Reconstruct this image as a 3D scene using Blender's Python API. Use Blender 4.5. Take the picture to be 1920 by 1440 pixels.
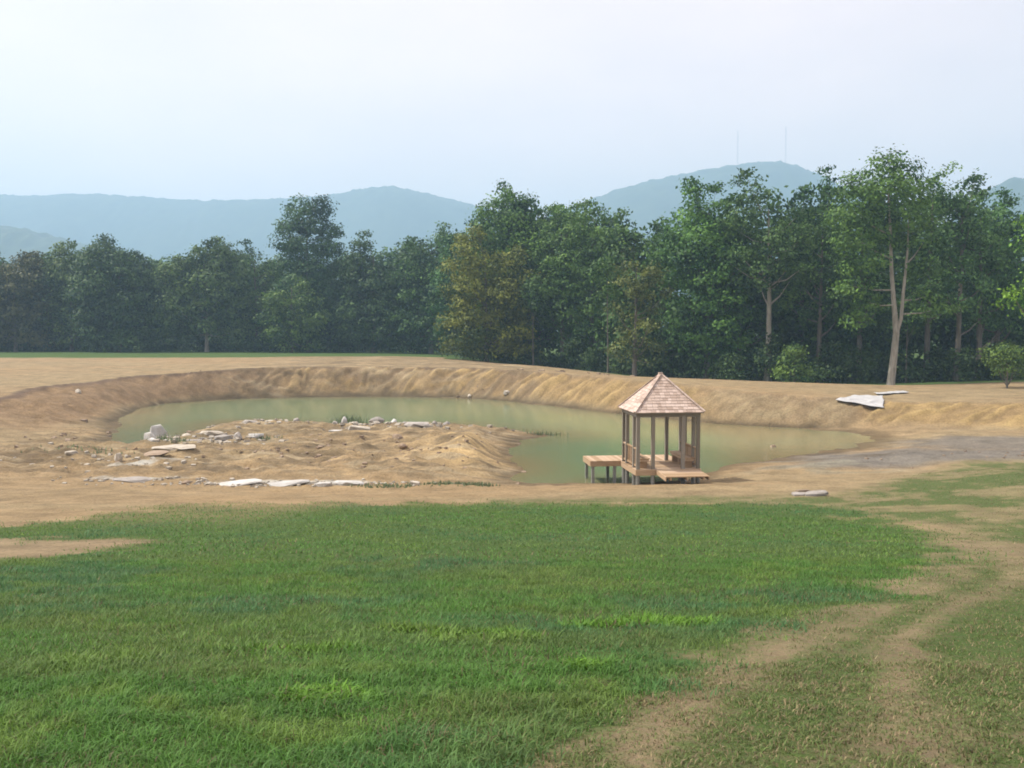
import bpy, bmesh, math, random
import numpy as np
from mathutils import Vector, Matrix

for o in list(bpy.data.objects):
    bpy.data.objects.remove(o)
scene = bpy.context.scene
COL = scene.collection
R = math.radians

# ------------------------------------------------------------------ camera
cam_d = bpy.data.cameras.new("camera")
cam = bpy.data.objects.new("camera", cam_d)
COL.objects.link(cam)
cam.location = (0, 0, 6.6)
cam.rotation_euler = (R(90 - 3.352), 0, 0)
cam_d.sensor_width = 36.0
cam_d.lens = 36.0 * 1844.0 / 1920.0
cam_d.clip_start = 0.1
cam_d.clip_end = 12000
scene.camera = cam

# ------------------------------------------------------------------ sky, sun, exposure
SUN_AZ = R(-80)      # measured from the view direction (+Y), negative is to the left
SUN_EL = R(54)
sun_dir = Vector((math.sin(SUN_AZ) * math.cos(SUN_EL), math.cos(SUN_AZ) * math.cos(SUN_EL), math.sin(SUN_EL)))
world = bpy.data.worlds.new("World")
scene.world = world
world.use_nodes = True
wn, wl = world.node_tree.nodes, world.node_tree.links
sky = wn.new("ShaderNodeTexSky")
sky.sky_type = 'NISHITA'
sky.sun_disc = False
sky.sun_elevation = SUN_EL
sky.sun_rotation = SUN_AZ
sky.altitude = 100
sky.air_density = 1.0
sky.dust_density = 5.0
sky.ozone_density = 1.0
bgn = wn["Background"]
bgn.inputs["Strength"].default_value = 0.15
# thin high veil of cloud over the whole dome
tcw = wn.new("ShaderNodeTexCoord")
mpw = wn.new("ShaderNodeMapping")
mpw.inputs["Scale"].default_value = (1.0, 1.0, 2.6)
nzw = wn.new("ShaderNodeTexNoise")
nzw.inputs["Scale"].default_value = 2.2
nzw.inputs["Detail"].default_value = 5
nzw.inputs["Roughness"].default_value = 0.55
mrw = wn.new("ShaderNodeMapRange")
mrw.inputs["From Min"].default_value = 0.3
mrw.inputs["From Max"].default_value = 0.75
mrw.inputs["To Min"].default_value = 0.46
mrw.inputs["To Max"].default_value = 0.64
mxw = wn.new("ShaderNodeMix")
mxw.data_type = 'RGBA'
mxw.inputs["B"].default_value = (11.5, 9.0, 7.8, 1)
wl.new(tcw.outputs["Generated"], mpw.inputs["Vector"])
wl.new(mpw.outputs["Vector"], nzw.inputs["Vector"])
wl.new(nzw.outputs["Fac"], mrw.inputs["Value"])
wl.new(mrw.outputs["Result"], mxw.inputs["Factor"])
wl.new(sky.outputs["Color"], mxw.inputs["A"])
wl.new(mxw.outputs["Result"], bgn.inputs["Color"])

sun_d = bpy.data.lights.new("sun", 'SUN')
sun_d.energy = 4.6
sun_d.angle = R(1.0)
sun_d.color = (1.0, 0.95, 0.86)
sun = bpy.data.objects.new("sun", sun_d)
COL.objects.link(sun)
sun.location = (-60, 10, 60)
sun.rotation_euler = (-sun_dir).to_track_quat('-Z', 'Y').to_euler()

vs = scene.view_settings
vs.view_transform = 'Standard'
vs.look = 'None'
vs.exposure = 0.2
vs.gamma = 1.0
vs.use_curve_mapping = False
scene.render.engine = 'CYCLES'
cy = scene.cycles
cy.use_denoising = True
cy.max_bounces = 8
cy.diffuse_bounces = 3
cy.transmission_bounces = 4
cy.volume_bounces = 1
cy.pixel_filter_type = 'BLACKMAN_HARRIS'
cy.filter_width = 1.8

# ------------------------------------------------------------------ numpy noise
def _hash(ix, iy, seed):
    h = (ix.astype(np.int64) * 374761393 + iy.astype(np.int64) * 668265263 + seed * 1442695041) & 0xFFFFFFFF
    h = ((h ^ (h >> 13)) * 1274126177) & 0xFFFFFFFF
    h = (h ^ (h >> 16)) & 0xFFFFFFFF
    return h.astype(np.float64) / 4294967295.0

def vnoise(x, y, seed=0):
    x = np.asarray(x, float); y = np.asarray(y, float)
    ix = np.floor(x); iy = np.floor(y)
    fx = x - ix; fy = y - iy
    fx = fx * fx * (3 - 2 * fx); fy = fy * fy * (3 - 2 * fy)
    a = _hash(ix, iy, seed); b = _hash(ix + 1, iy, seed)
    c = _hash(ix, iy + 1, seed); d = _hash(ix + 1, iy + 1, seed)
    return (a * (1 - fx) + b * fx) * (1 - fy) + (c * (1 - fx) + d * fx) * fy

def fbm(x, y, seed=0, octs=4, gain=0.5):
    s = 0; a = 1; t = 0
    x = np.asarray(x, float); y = np.asarray(y, float)
    for k in range(octs):
        ca, sa = math.cos(k * 1.1), math.sin(k * 1.1)
        s = s + a * vnoise((x * ca - y * sa) * 2 ** k, (x * sa + y * ca) * 2 ** k, seed + k * 17)
        t += a; a *= gain
    return s / t          # 0..1

def sstep(a, b, v):
    t = np.clip((np.asarray(v, float) - a) / (b - a), 0, 1)
    return t * t * (3 - 2 * t)

def poly_sdf(x, y, poly, want_s=False):
    """distance to a closed polygon, negative inside; optionally arc length of the nearest point"""
    x = np.asarray(x, float); y = np.asarray(y, float)
    best = np.full(x.shape, 1e18); arc = np.zeros(x.shape); ins = np.zeros(x.shape, bool)
    n = len(poly); acc = 0.0
    for i in range(n):
        ax, ay = poly[i]; bx, by = poly[(i + 1) % n]
        ex, ey = bx - ax, by - ay
        L2 = ex * ex + ey * ey; L = math.sqrt(L2)
        t = np.clip(((x - ax) * ex + (y - ay) * ey) / L2, 0, 1)
        d2 = (x - ax - t * ex) ** 2 + (y - ay - t * ey) ** 2
        m = d2 < best
        best = np.where(m, d2, best)
        if want_s:
            arc = np.where(m, acc + t * L, arc)
        acc += L
        if ay != by:
            ins ^= ((ay > y) != (by > y)) & (x < (bx - ax) * (y - ay) / (by - ay) + ax)
    d = np.sqrt(best)
    d = np.where(ins, -d, d)
    return (d, arc) if want_s else d

def line_dist(x, y, pts):
    best = np.full(np.shape(x), 1e18)
    for (ax, ay), (bx, by) in zip(pts[:-1], pts[1:]):
        ex, ey = bx - ax, by - ay
        t = np.clip(((x - ax) * ex + (y - ay) * ey) / (ex * ex + ey * ey), 0, 1)
        best = np.minimum(best, (x - ax - t * ex) ** 2 + (y - ay - t * ey) ** 2)
    return np.sqrt(best)

# ------------------------------------------------------------------ terrain (metres; water level z = 0)
SHORE = [(-27.7, 68.2), (-29.9, 77.9), (-29.6, 83.8), (-24.8, 89.4), (-19, 91.3), (-13, 92.1), (-5.4, 90.7), (-0.5, 86.8),
         (3, 81.6), (5.9, 76.9), (9.4, 71.9), (14, 66), (18.6, 63.2), (21.2, 61.0), (21.6, 57.8), (19.3, 53.6), (14.8, 50.3),
         (11.4, 47.3), (9.0, 44.6), (7.3, 42.2), (5.6, 41.2), (3.2, 41.2), (0.9, 41.1), (-0.3, 41.6), (0.4, 44.3), (-0.2, 48.9),
         (-0.2, 53.2), (0.8, 56.7), (2.4, 59.6), (0.0, 62.6), (-3.9, 65.2), (-9, 63.6), (-11.3, 64.8), (-14.5, 66.6),
         (-18.9, 67.8), (-20, 65.2), (-20.2, 58.9), (-20.9, 53.9), (-23.2, 55.3), (-24.6, 61)]
TOE = [(-27.9, 68.2), (-30.1, 77.9), (-29.8, 83.9), (-24.9, 89.6), (-19, 91.5), (-13, 92.3), (-5.3, 90.9), (-0.3, 86.9),
       (3.2, 81.7), (6.1, 77), (9.6, 72), (14.1, 66.2), (18.7, 63.5), (22.5, 62.4), (26, 61), (30.5, 57.6), (45, 54), (70, 50),
       (70, 42), (30, 43), (24, 43.5), (20, 42.6), (15, 42.8), (11, 41.2), (7.5, 39.8), (5, 39.4), (2, 39), (-1, 38.2),
       (-6, 37.4), (-12, 37.8), (-16, 39.2), (-20.5, 41.5), (-25, 46), (-27, 51), (-26.5, 58)]
UP = [  # x, y, z of the land around the basin
    (0, 0, 4.95), (-10, 0, 4.95), (10, 0, 5.0), (0, 5, 4.35), (0, 10, 3.6), (0, 15, 2.9), (0, 20, 2.25), (0, 25, 1.65), (0, 30, 1.05),
    (0, 33, .75), (0, 37, .62), (-6, 36, .62), (-12, 36, .62), (-10, 15, 2.85), (-12, 25, 1.6), (-14, 33, .8), (8, 15, 2.9),
    (12, 22, 1.95), (8, 30, 1.05), (5, 37, .72), (10, 38, .68), (15, 40, .62), (20, 38, 1.05), (26, 38, 1.4), (24, 42, .7), (35, 40, 1.3),
    (-25, 39, .62), (-32, 48, .75), (-30, 25, 1.7), (-40, 55, 1.2), (30, 20, 2.3), (-36.5, 70, 1.85), (-35.2, 80, 2.09),
    (-29.8, 90, 2.45), (-22.2, 93, 2.72), (-8.2, 94.5, 2.71), (1.9, 87.5, 2.57), (6.2, 81, 2.52), (9.8, 75.5, 2.42), (13.1, 71, 2.29),
    (16.3, 68, 2.06), (21, 64.5, 1.84), (26.2, 65, 1.6), (32.1, 61.5, 1.93), (-45.9, 88, 2.4), (-63.5, 122, 2.64), (-24.4, 125, 2.78),
    (-3.8, 118, 2.6), (-80, 155, 2.57), (-13, 150, 2.4), (2.2, 102, 2.55), (15.1, 82, 2.25), (26, 80, 1.95), (33.6, 86, 1.47), (40.8, 80, 1.9),
    (37.6, 72, 1.99), (16, 93, 1.4), (26, 93, 1.2), (4, 113, 1.8), (45, 95, 1.5), (50, 60, 2.2), (60, 40, 2.0), (60, 10, 4.0), (-60, 10, 4.0),
    (-60, 40, 1.5), (-60, 70, 1.9), (0, -30, 6.0), (60, -30, 6), (-60, -30, 6), (-80, 100, 2.5), (80, 90, 2.2), (80, 130, 2.2), (0, 180, 2.2),
    (-90, 190, 2.4), (90, 190, 2.2)]
_up = np.array(UP)
def _tps_fit(P, z):
    n = len(P)
    d = np.sqrt(((P[:, None, :] - P[None, :, :]) ** 2).sum(-1))
    K = np.where(d > 0, d * d * np.log(np.maximum(d, 1e-9)), 0) + np.eye(n) * 1.0
    Q = np.hstack([np.ones((n, 1)), P])
    A = np.zeros((n + 3, n + 3)); A[:n, :n] = K; A[:n, n:] = Q; A[n:, :n] = Q.T
    return np.linalg.solve(A, np.concatenate([z, np.zeros(3)]))
_tw = _tps_fit(_up[:, :2], _up[:, 2])
def upland(x, y):
    s = _tw[-3] + _tw[-2] * x + _tw[-1] * y
    for k in range(len(_up)):
        d2 = (x - _up[k, 0]) ** 2 + (y - _up[k, 1]) ** 2
        s = s + _tw[k] * 0.5 * d2 * np.log(np.maximum(d2, 1e-9))
    far = sstep(70, 110, np.maximum(np.abs(x), np.maximum(y - 95, -y + 10)))
    return s * (1 - far) + 2.4 * far
WID = [(-13, 94, 2.4), (0, 88, 2.6), (8, 75, 2.6), (15, 68, 2.7), (21, 64, 2.9), (28, 62, 3.8), (40, 58, 4.5), (24, 42, 4), (10, 39, 4),
       (-5, 36, 4), (-20, 40, 5), (-28, 50, 8), (-32, 62, 9), (-34, 72, 7.0), (-32, 82, 4.2), (-27, 90, 3.0)]
def bank_w(x, y):
    n = 0; w = 0
    for a, b, c in WID:
        q = 1.0 / ((x - a) ** 2 + (y - b) ** 2 + 1.0) ** 1.5
        n = n + q * c; w = w + q
    return n / w

def terrain(x, y, full=False):
    x = np.asarray(x, float); y = np.asarray(y, float)
    sd = poly_sdf(x, y, SHORE) + (fbm(x * .35, y * .35, 5, 4) - .5) * 1.6 * sstep(0, 6, np.abs(y - 92) + 0 * x)
    td, arc = poly_sdf(x, y, TOE, True)
    td = td + (fbm(x * .25, y * .25, 9, 3) - .5) * 0.9
    n1 = fbm(x * .45, y * .8, 21, 4); n2 = fbm(x * 1.4, y * 2.2, 31, 3)
    n4 = 1 - np.abs(fbm(x * .55, y * 1.5, 35, 3) * 2 - 1) * 2.2
    lump = (n1 - .42) * .75 + (n2 - .5) * .34 + n4 * .16 + (vnoise(x * 2.5, y * 4.5, 37) - .5) * .26
    land = np.minimum(.40, .11 * sd)
    mound = .75 * np.exp(-(((x + 1.9) / 2.3) ** 2 + ((y - 49.5) / 3.2) ** 2)) + .25 * np.exp(-(((x + 6) / 4) ** 2 + ((y - 52) / 3.5) ** 2))
    inp = sstep(-29, -24, x) * (1 - sstep(1.5, 3, x)) * sstep(38.5, 42, y)      # the spit of spoil left in the basin
    land = land + (np.maximum(lump, -.14) * .68 + mound) * sstep(.2, 2.2, sd) * inp
    land = land + (n2 - .5) * .10 * sstep(0, 1, sd)
    # shale shelf with a low step, east of the pond
    shelf = (1 - sstep(-.15, .15, (y - 47.2) - .07 * (x - 20) + (n1 - .5) * 1.6)) * sstep(17.5, 19, x)
    land = land + shelf * .22 * sstep(0, 2, sd)
    floor = np.where(sd > 0, land, np.maximum(sd * (.22 - .19 * sstep(8, 15, x)), -1.4))
    w = bank_w(x, y)
    t = np.clip(td / w, 0, 1)
    up = upland(x, y)
    steep = sstep(1.0, 1.9, up) * sstep(52, 62, y)
    tt = t * (1 - steep) + steep * np.clip(t + .10 * np.sin(t * math.pi), 0, 1)
    tt = np.where(steep < .5, t * t * (3 - 2 * t), tt)
    z = floor * (1 - tt) + up * tt
    # rills washed into the bank, running askew down the slope
    win = sstep(0.02, .25, t) * (1 - sstep(.86, 1.0, t)) * sstep(.9, 1.6, up) * sstep(50, 60, y)
    q = arc - td * .8 + (fbm(x * .5, y * .5, 40, 3) - .5) * 2.4
    rill = np.abs(vnoise(q * .9, td * .15 + 3, 41) * 2 - 1) * .22 + np.abs(vnoise(q * 1.9, td * .25, 43) * 2 - 1) * .40 + vnoise(q * 3.6, td * .35, 45) * .38
    rill = np.where(x < -22, rill * .7 + .1, rill)
    amp = (.25 + .75 * sstep(.35, .65, vnoise(arc * .16, td * .3, 49))) * np.where(x > 8, .62, .9)
    z = z - win * (.42 - rill) * amp + win * (fbm(x * 1.3, y * 1.3, 47, 4) - .5) * .30
    out = sstep(.9, 1.2, t)
    z = z + out * (fbm(x * .22, y * .22, 51, 3) - .5) * .16 * sstep(0, 12, y) + (fbm(x * 1.6, y * 1.6, 53, 3) - .5) * .05
    if full:
        return z, sd, td, td / w, up, win, rill, shelf, inp
    return z

def tz(x, y):
    """height of the ground sheet at a point"""
    i = int(np.clip(np.searchsorted(XS, x) - 1, 0, len(XS) - 2)); j = int(np.clip(np.searchsorted(YS, y) - 1, 0, len(YS) - 2))
    u = (x - XS[i]) / (XS[i + 1] - XS[i]); v = (y - YS[j]) / (YS[j + 1] - YS[j])
    return float((ZG[j, i] * (1 - u) + ZG[j, i + 1] * u) * (1 - v) + (ZG[j + 1, i] * (1 - u) + ZG[j + 1, i + 1] * u) * v)

# ------------------------------------------------------------------ plan of the ground cover
LAWN = [(-24, 22.5), (-14.8, 23.2), (-12.2, 23.6), (-12.3, 26.7), (-11, 30.2), (-8, 31.8), (-3.4, 31.3), (.7, 31.6), (4.9, 31.4), (8.9, 30.8), (9.9, 28.2),
        (9.4, 23.2), (7.3, 16.7), (5.7, 13.4), (4.3, 11.3), (2.9, 9.7), (1.9, 8.4), (1.1, 6.9), (.6, 5.9), (.3, 5.2), (.1, 4.4), (-.1, 2), (-.6, -4), (-24, -4)]
WEDGE = [(-24, 21.5), (-14.6, 21.1), (-10.9, 20.8), (-9, 20.2), (-7.8, 19.8), (-6.6, 19), (-7.2, 18.2), (-7.9, 16.9), (-8.2, 15.6), (-9.5, 14.2), (-24, 14)]
TRACK = [(.2, 2), (.55, 4.6), (.75, 5.2), (1.1, 6.2), (1.9, 7.6), (3, 9.1), (4.5, 11.1), (6.3, 13.7), (7.6, 17)]
TRACK2 = [(2.0, 3.0), (2.25, 5.2), (2.75, 6.9), (3.4, 8.4), (4.6, 10.2), (6.6, 12.8), (9, 17)]
BARE = [ (.5, 6.9, .3, .25), (2.2, 5.4, .6, .5), (9.5, 19, 1.2, 1.6), (10.5, 24, 1.6, 1.5)]
CLOVER = [(.9, 9.5, .5, .25), (1.6, 9.6, .5, .28), (-.3, 8.9, .5, .3), (-1, 9.2, .45, .22), (-1.9, 8.2, .6, .3), (.6, 7.4, .25, .15), (0, 8.8, .3, .18), (-1.2, 6.4, .3, .2), (-3.2, 7.6, .5, .3)]
TUFTS = [(1.8, 6.1, .38, .5), (2.5, 7.4, .4, .4), (4.3, 11.2, .7, .5), (1.5, 5.5, .35, .4)]

def cover(x, y):
    """lawn 0..1, dry grass 0..1, clover 0..1, height factor"""
    n = fbm(x * .7, y * .7, 61, 4) - .5
    n3 = fbm(x * 2.3, y * 2.3, 67, 3) - .5
    ld = poly_sdf(x, y, LAWN)
    sc = np.clip(y / 14, .35, 1.6)
    lawn = 1 - sstep(-.55, .55, (ld + n * 2.4 * sc + n3 * .9) / sc)
    wd = poly_sdf(x, y, WEDGE)
    lawn = lawn * (1 - .95 * (1 - sstep(-.9, 1.0, wd + n * 3.0 + n3)))
    lawn = lawn * (1 - .45 * sstep(19, 27, y) * (1 - sstep(-7.5, -3.5, x)))
    lawn = lawn * (1 - .35 * sstep(27.5, 31.5, y))
    nearhill = 1 - sstep(31.5, 35, y - np.clip(x - 11, 0, 9) * 1.15 + n * 3)
    dry = nearhill * sstep(-.4, .3, ld) * sstep(-1, 1, x + 1.0)
    td = np.minimum(line_dist(x, y, TRACK), line_dist(x, y, TRACK2) * 1.25)
    wtr = .07 + y * .017
    bare = 1 - sstep(wtr * .4, wtr * 1.7, td + n * wtr * 1.8 + n3 * wtr)
    for a, b, c, d in BARE:
        bare = np.maximum(bare, .85 * (1 - sstep(.5, 1.3, np.sqrt(((x - a) / c) ** 2 + ((y - b) / d) ** 2) + n * 1.2 + n3)))
    patch = sstep(-.12, .10, n + n3 * .5)
    bare = bare * (.55 + .45 * sstep(-.15, .1, n3 + n * .5))
    dry = dry * (1 - .55 * bare) * (.8 + .2 * patch) * (1 - sstep(13, 20, y) * (.42 - .32 * patch))
    for a, b, c, d in TUFTS:
        dry = np.maximum(dry, nearhill * (1 - sstep(.5, 1.2, np.sqrt(((x - a) / c) ** 2 + ((y - b) / d) ** 2) + n)))
    lawn = lawn * (1 - .75 * bare)
    clo = 0 * x
    for a, b, c, d in CLOVER:
        clo = np.maximum(clo, 1 - sstep(.4, 1.25, np.sqrt(((x - a) / c) ** 2 + ((y - b) / d) ** 2) + n * 1.3 + n3))
    return lawn, dry, clo * lawn

# ------------------------------------------------------------------ object helpers
def tag(o, label=None, cat=None, group=None, kind=None):
    if label: o['label'] = label
    if cat: o['category'] = cat
    if group: o['group'] = group
    if kind: o['kind'] = kind
    return o

def link(name, me, mat=None, parent=None):
    o = bpy.data.objects.new(name, me)
    COL.objects.link(o)
    if mat is not None and me is not None and not me.materials:
        me.materials.append(mat)
    if parent: o.parent = parent
    return o

def empty(name, loc, rz=0):
    o = bpy.data.objects.new(name, None)
    COL.objects.link(o)
    o.location = loc
    o.rotation_euler = (0, 0, rz)
    o.empty_display_size = .2
    return o

def mesh_np(name, verts, faces, k):
    """verts (n,3), faces (m,k) -> mesh, fast"""
    me = bpy.data.meshes.new(name)
    verts = np.ascontiguousarray(verts, np.float32); faces = np.ascontiguousarray(faces, np.int32)
    me.vertices.add(len(verts)); me.vertices.foreach_set("co", verts.ravel())
    me.loops.add(faces.size); me.loops.foreach_set("vertex_index", faces.ravel())
    me.polygons.add(len(faces))
    me.polygons.foreach_set("loop_start", np.arange(0, faces.size, k, dtype=np.int32))
    me.polygons.foreach_set("loop_total", np.full(len(faces), k, np.int32))
    me.update(calc_edges=True)
    return me

def vcol(me, name, rgb):
    a = me.color_attributes.new(name, 'FLOAT_COLOR', 'POINT')
    d = np.ones((len(me.vertices), 4), np.float32); d[:, :3] = rgb
    a.data.foreach_set("color", d.ravel())

def vfloat(me, name, v):
    a = me.attributes.new(name, 'FLOAT', 'POINT')
    a.data.foreach_set("value", np.ascontiguousarray(v, np.float32))

def smooth(me):
    me.polygons.foreach_set("use_smooth", np.ones(len(me.polygons), bool))

class MB:
    """collects shapes into one mesh"""
    def __init__(s): s.v = []; s.f = []
    def box(s, c, size, M=None):
        x, y, z = [q / 2 for q in size]; b = len(s.v)
        for dx, dy, dz in ((-1,-1,-1),(1,-1,-1),(1,1,-1),(-1,1,-1),(-1,-1,1),(1,-1,1),(1,1,1),(-1,1,1)):
            p = Vector((dx * x, dy * y, dz * z))
            if M is not None: p = M @ p
            s.v.append(tuple(p + Vector(c)))
        s.f += [tuple(b + i for i in q) for q in ((0,3,2,1),(4,5,6,7),(0,1,5,4),(1,2,6,5),(2,3,7,6),(3,0,4,7))]
        return s
    def beam(s, a, b_, w, h):
        a = Vector(a); b_ = Vector(b_); d = b_ - a; L = d.length
        q = d.to_track_quat('X', 'Z').to_matrix()
        return s.box((a + b_) / 2, (L, w, h), q)
    def tube(s, pts, rad, n=8, cap=True):
        rings = []
        for i, p in enumerate(pts):
            p = Vector(p)
            d = (Vector(pts[min(i + 1, len(pts) - 1)]) - Vector(pts[max(i - 1, 0)])).normalized()
            u = d.cross(Vector((0, 1, 0.01))).normalized(); w = d.cross(u)
            b = len(s.v)
            for k in range(n):
                a = 2 * math.pi * k / n
                s.v.append(tuple(p + (u * math.cos(a) + w * math.sin(a)) * rad[i]))
            rings.append(b)
        for a, b in zip(rings[:-1], rings[1:]):
            for k in range(n):
                s.f.append((a + k, a + (k + 1) % n, b + (k + 1) % n, b + k))
        if cap:
            s.f.append(tuple(rings[-1] + k for k in range(n))); s.f.append(tuple(rings[0] + n - 1 - k for k in range(n)))
        return s
    def mesh(s, name):
        me = bpy.data.meshes.new(name); me.from_pydata(s.v, [], s.f); me.update(); return me
    def build(s, name, mat, parent=None):
        return link(name, s.mesh(name), mat, parent)

# ------------------------------------------------------------------ materials
def mat_new(name):
    m = bpy.data.materials.new(name); m.use_nodes = True
    nt = m.node_tree
    return m, nt.nodes, nt.links, nt.nodes["Principled BSDF"]

def N(n, t, **kw):
    q = n.new(t)
    for k, v in kw.items():
        if k in q.inputs: q.inputs[k].default_value = v
        else: setattr(q, k, v)
    return q

def mixc(n, l, fac, a, b, blend='MIX'):
    m = n.new("ShaderNodeMix"); m.data_type = 'RGBA'; m.blend_type = blend
    for s, v in (("Factor", fac), ("A", a), ("B", b)):
        if hasattr(v, "links"): l.new(v, m.inputs[s])
        elif s == "Factor": m.inputs[s].default_value = v
        else: m.inputs[s].default_value = (*v, 1)
    return m.outputs["Result"]

def ramp(n, l, src, lo, hi, a=0.0, b=1.0):
    m = n.new("ShaderNodeMapRange")
    m.inputs["From Min"].default_value = lo; m.inputs["From Max"].default_value = hi
    m.inputs["To Min"].default_value = a; m.inputs["To Max"].default_value = b
    l.new(src, m.inputs["Value"]); return m.outputs["Result"]

def wood(name, base, dark, scale=1.0, rough=.75):
    m, n, l, p = mat_new(name)
    tc = N(n, "ShaderNodeTexCoord"); mp = N(n, "ShaderNodeMapping")
    mp.inputs["Scale"].default_value = (3 * scale, 30 * scale, 30 * scale)
    nz = N(n, "ShaderNodeTexNoise", Scale=1.0, Detail=5.0, Roughness=.6)
    l.new(tc.outputs["Object"], mp.inputs["Vector"]); l.new(mp.outputs["Vector"], nz.inputs["Vector"])
    oi = N(n, "ShaderNodeObjectInfo")
    c = mixc(n, l, ramp(n, l, nz.outputs["Fac"], .35, .7), base, dark)
    hs = N(n, "ShaderNodeHueSaturation")
    l.new(ramp(n, l, oi.outputs["Random"], 0, 1, .72, 1.18), hs.inputs["Value"])
    l.new(ramp(n, l, oi.outputs["Random"], 0, 1, 1.1, .85), hs.inputs["Saturation"])
    l.new(c, hs.inputs["Color"]); l.new(hs.outputs["Color"], p.inputs["Base Color"])
    p.inputs["Roughness"].default_value = rough
    bp = N(n, "ShaderNodeBump", Strength=.25, Distance=.01)
    l.new(nz.outputs["Fac"], bp.inputs["Height"]); l.new(bp.outputs["Normal"], p.inputs["Normal"])
    return m

M = {}
M['shingle'] = wood("cedar_shingle", (.545, .42, .345), (.42, .31, .25))
M['cedar'] = wood("new_cedar_board", (.49, .345, .21), (.37, .245, .14))
M['post'] = wood("treated_post", (.265, .23, .18), (.185, .16, .125))
M['pile'] = wood("damp_pile", (.30, .30, .27), (.19, .19, .17))
M['greyboard'] = wood("weathered_board", (.34, .34, .33), (.22, .22, .21))

def rock_mat(name, a, b):
    m, n, l, p = mat_new(name)
    tc = N(n, "ShaderNodeTexCoord")
    nz = N(n, "ShaderNodeTexNoise", Scale=3.5, Detail=6.0, Roughness=.65)
    l.new(tc.outputs["Object"], nz.inputs["Vector"])
    c = mixc(n, l, ramp(n, l, nz.outputs["Fac"], .38, .66), a, b)
    oi = N(n, "ShaderNodeObjectInfo"); hs = N(n, "ShaderNodeHueSaturation")
    l.new(ramp(n, l, oi.outputs["Random"], 0, 1, .8, 1.12), hs.inputs["Value"])
    l.new(c, hs.inputs["Color"]); l.new(hs.outputs["Color"], p.inputs["Base Color"])
    p.inputs["Roughness"].default_value = .9
    bp = N(n, "ShaderNodeBump", Strength=.5, Distance=.04)
    l.new(nz.outputs["Fac"], bp.inputs["Height"]); l.new(bp.outputs["Normal"], p.inputs["Normal"])
    return m
M['white_rock'] = rock_mat("white_limestone", (.58, .57, .545), (.42, .395, .35))
M['pale_rock'] = rock_mat("pale_limestone", (.52, .47, .39), (.36, .31, .24))
M['grey_rock'] = rock_mat("grey_limestone", (.36, .33, .30), (.22, .195, .165))
M['brown_rock'] = rock_mat("brown_stone", (.33, .25, .175), (.22, .155, .105))

def ground_mat():
    m, n, l, p = mat_new("ground_soil")
    at = N(n, "ShaderNodeAttribute", attribute_name="soil")
    ag = N(n, "ShaderNodeAttribute", attribute_name="green")
    geo = N(n, "ShaderNodeNewGeometry")
    n1 = N(n, "ShaderNodeTexNoise", Scale=.9, Detail=8.0, Roughness=.62)
    n2 = N(n, "ShaderNodeTexNoise", Scale=9.0, Detail=6.0, Roughness=.7)
    l.new(geo.outputs["Position"], n1.inputs["Vector"]); l.new(geo.outputs["Position"], n2.inputs["Vector"])
    v1 = ramp(n, l, n1.outputs["Fac"], .3, .7, .70, 1.24)
    v2 = ramp(n, l, n2.outputs["Fac"], .3, .7, .68, 1.26)
    mu = N(n, "ShaderNodeMath", operation='MULTIPLY'); l.new(v1, mu.inputs[0]); l.new(v2, mu.inputs[1])
    hs = N(n, "ShaderNodeHueSaturation"); l.new(at.outputs["Color"], hs.inputs["Color"]); l.new(mu.outputs[0], hs.inputs["Value"])
    # turf between the blades
    tb = mixc(n, l, ramp(n, l, n2.outputs["Fac"], .35, .65), (.045, .09, .02), (.088, .135, .034))
    add = N(n, "ShaderNodeMath", operation='ADD')
    l.new(ag.outputs["Fac"], add.inputs[0]); l.new(ramp(n, l, n2.outputs["Fac"], .3, .7, -.28, .28), add.inputs[1])
    gm = ramp(n, l, add.outputs[0], .25, .75)
    c = mixc(n, l, gm, hs.outputs["Color"], tb)
    l.new(c, p.inputs["Base Color"])
    p.inputs["Roughness"].default_value = .95
    p.inputs["Specular IOR Level"].default_value = .15
    bp = N(n, "ShaderNodeBump", Strength=.9, Distance=.12)
    l.new(n2.outputs["Fac"], bp.inputs["Height"]); l.new(bp.outputs["Normal"], p.inputs["Normal"])
    return m
M['ground'] = ground_mat()

def leaf_mat(name, trans=.3):
    m, n, l, p = mat_new(name)
    at = N(n, "ShaderNodeAttribute", attribute_name="tint")
    oi = N(n, "ShaderNodeObjectInfo")
    c = mixc(n, l, 1.0, at.outputs["Color"], oi.outputs["Color"], 'MULTIPLY')
    l.new(c, p.inputs["Base Color"])
    p.inputs["Roughness"].default_value = .6
    p.inputs["Specular IOR Level"].default_value = .25
    tr = N(n, "ShaderNodeBsdfTranslucent"); l.new(c, tr.inputs["Color"])
    mx = N(n, "ShaderNodeMixShader"); mx.inputs[0].default_value = trans
    l.new(p.outputs[0], mx.inputs[1]); l.new(tr.outputs[0], mx.inputs[2])
    l.new(mx.outputs[0], n["Material Output"].inputs["Surface"])
    return m
M['leaf'] = leaf_mat("tree_leaves", .2)
M['blade'] = leaf_mat("grass_blades", .35)

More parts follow.
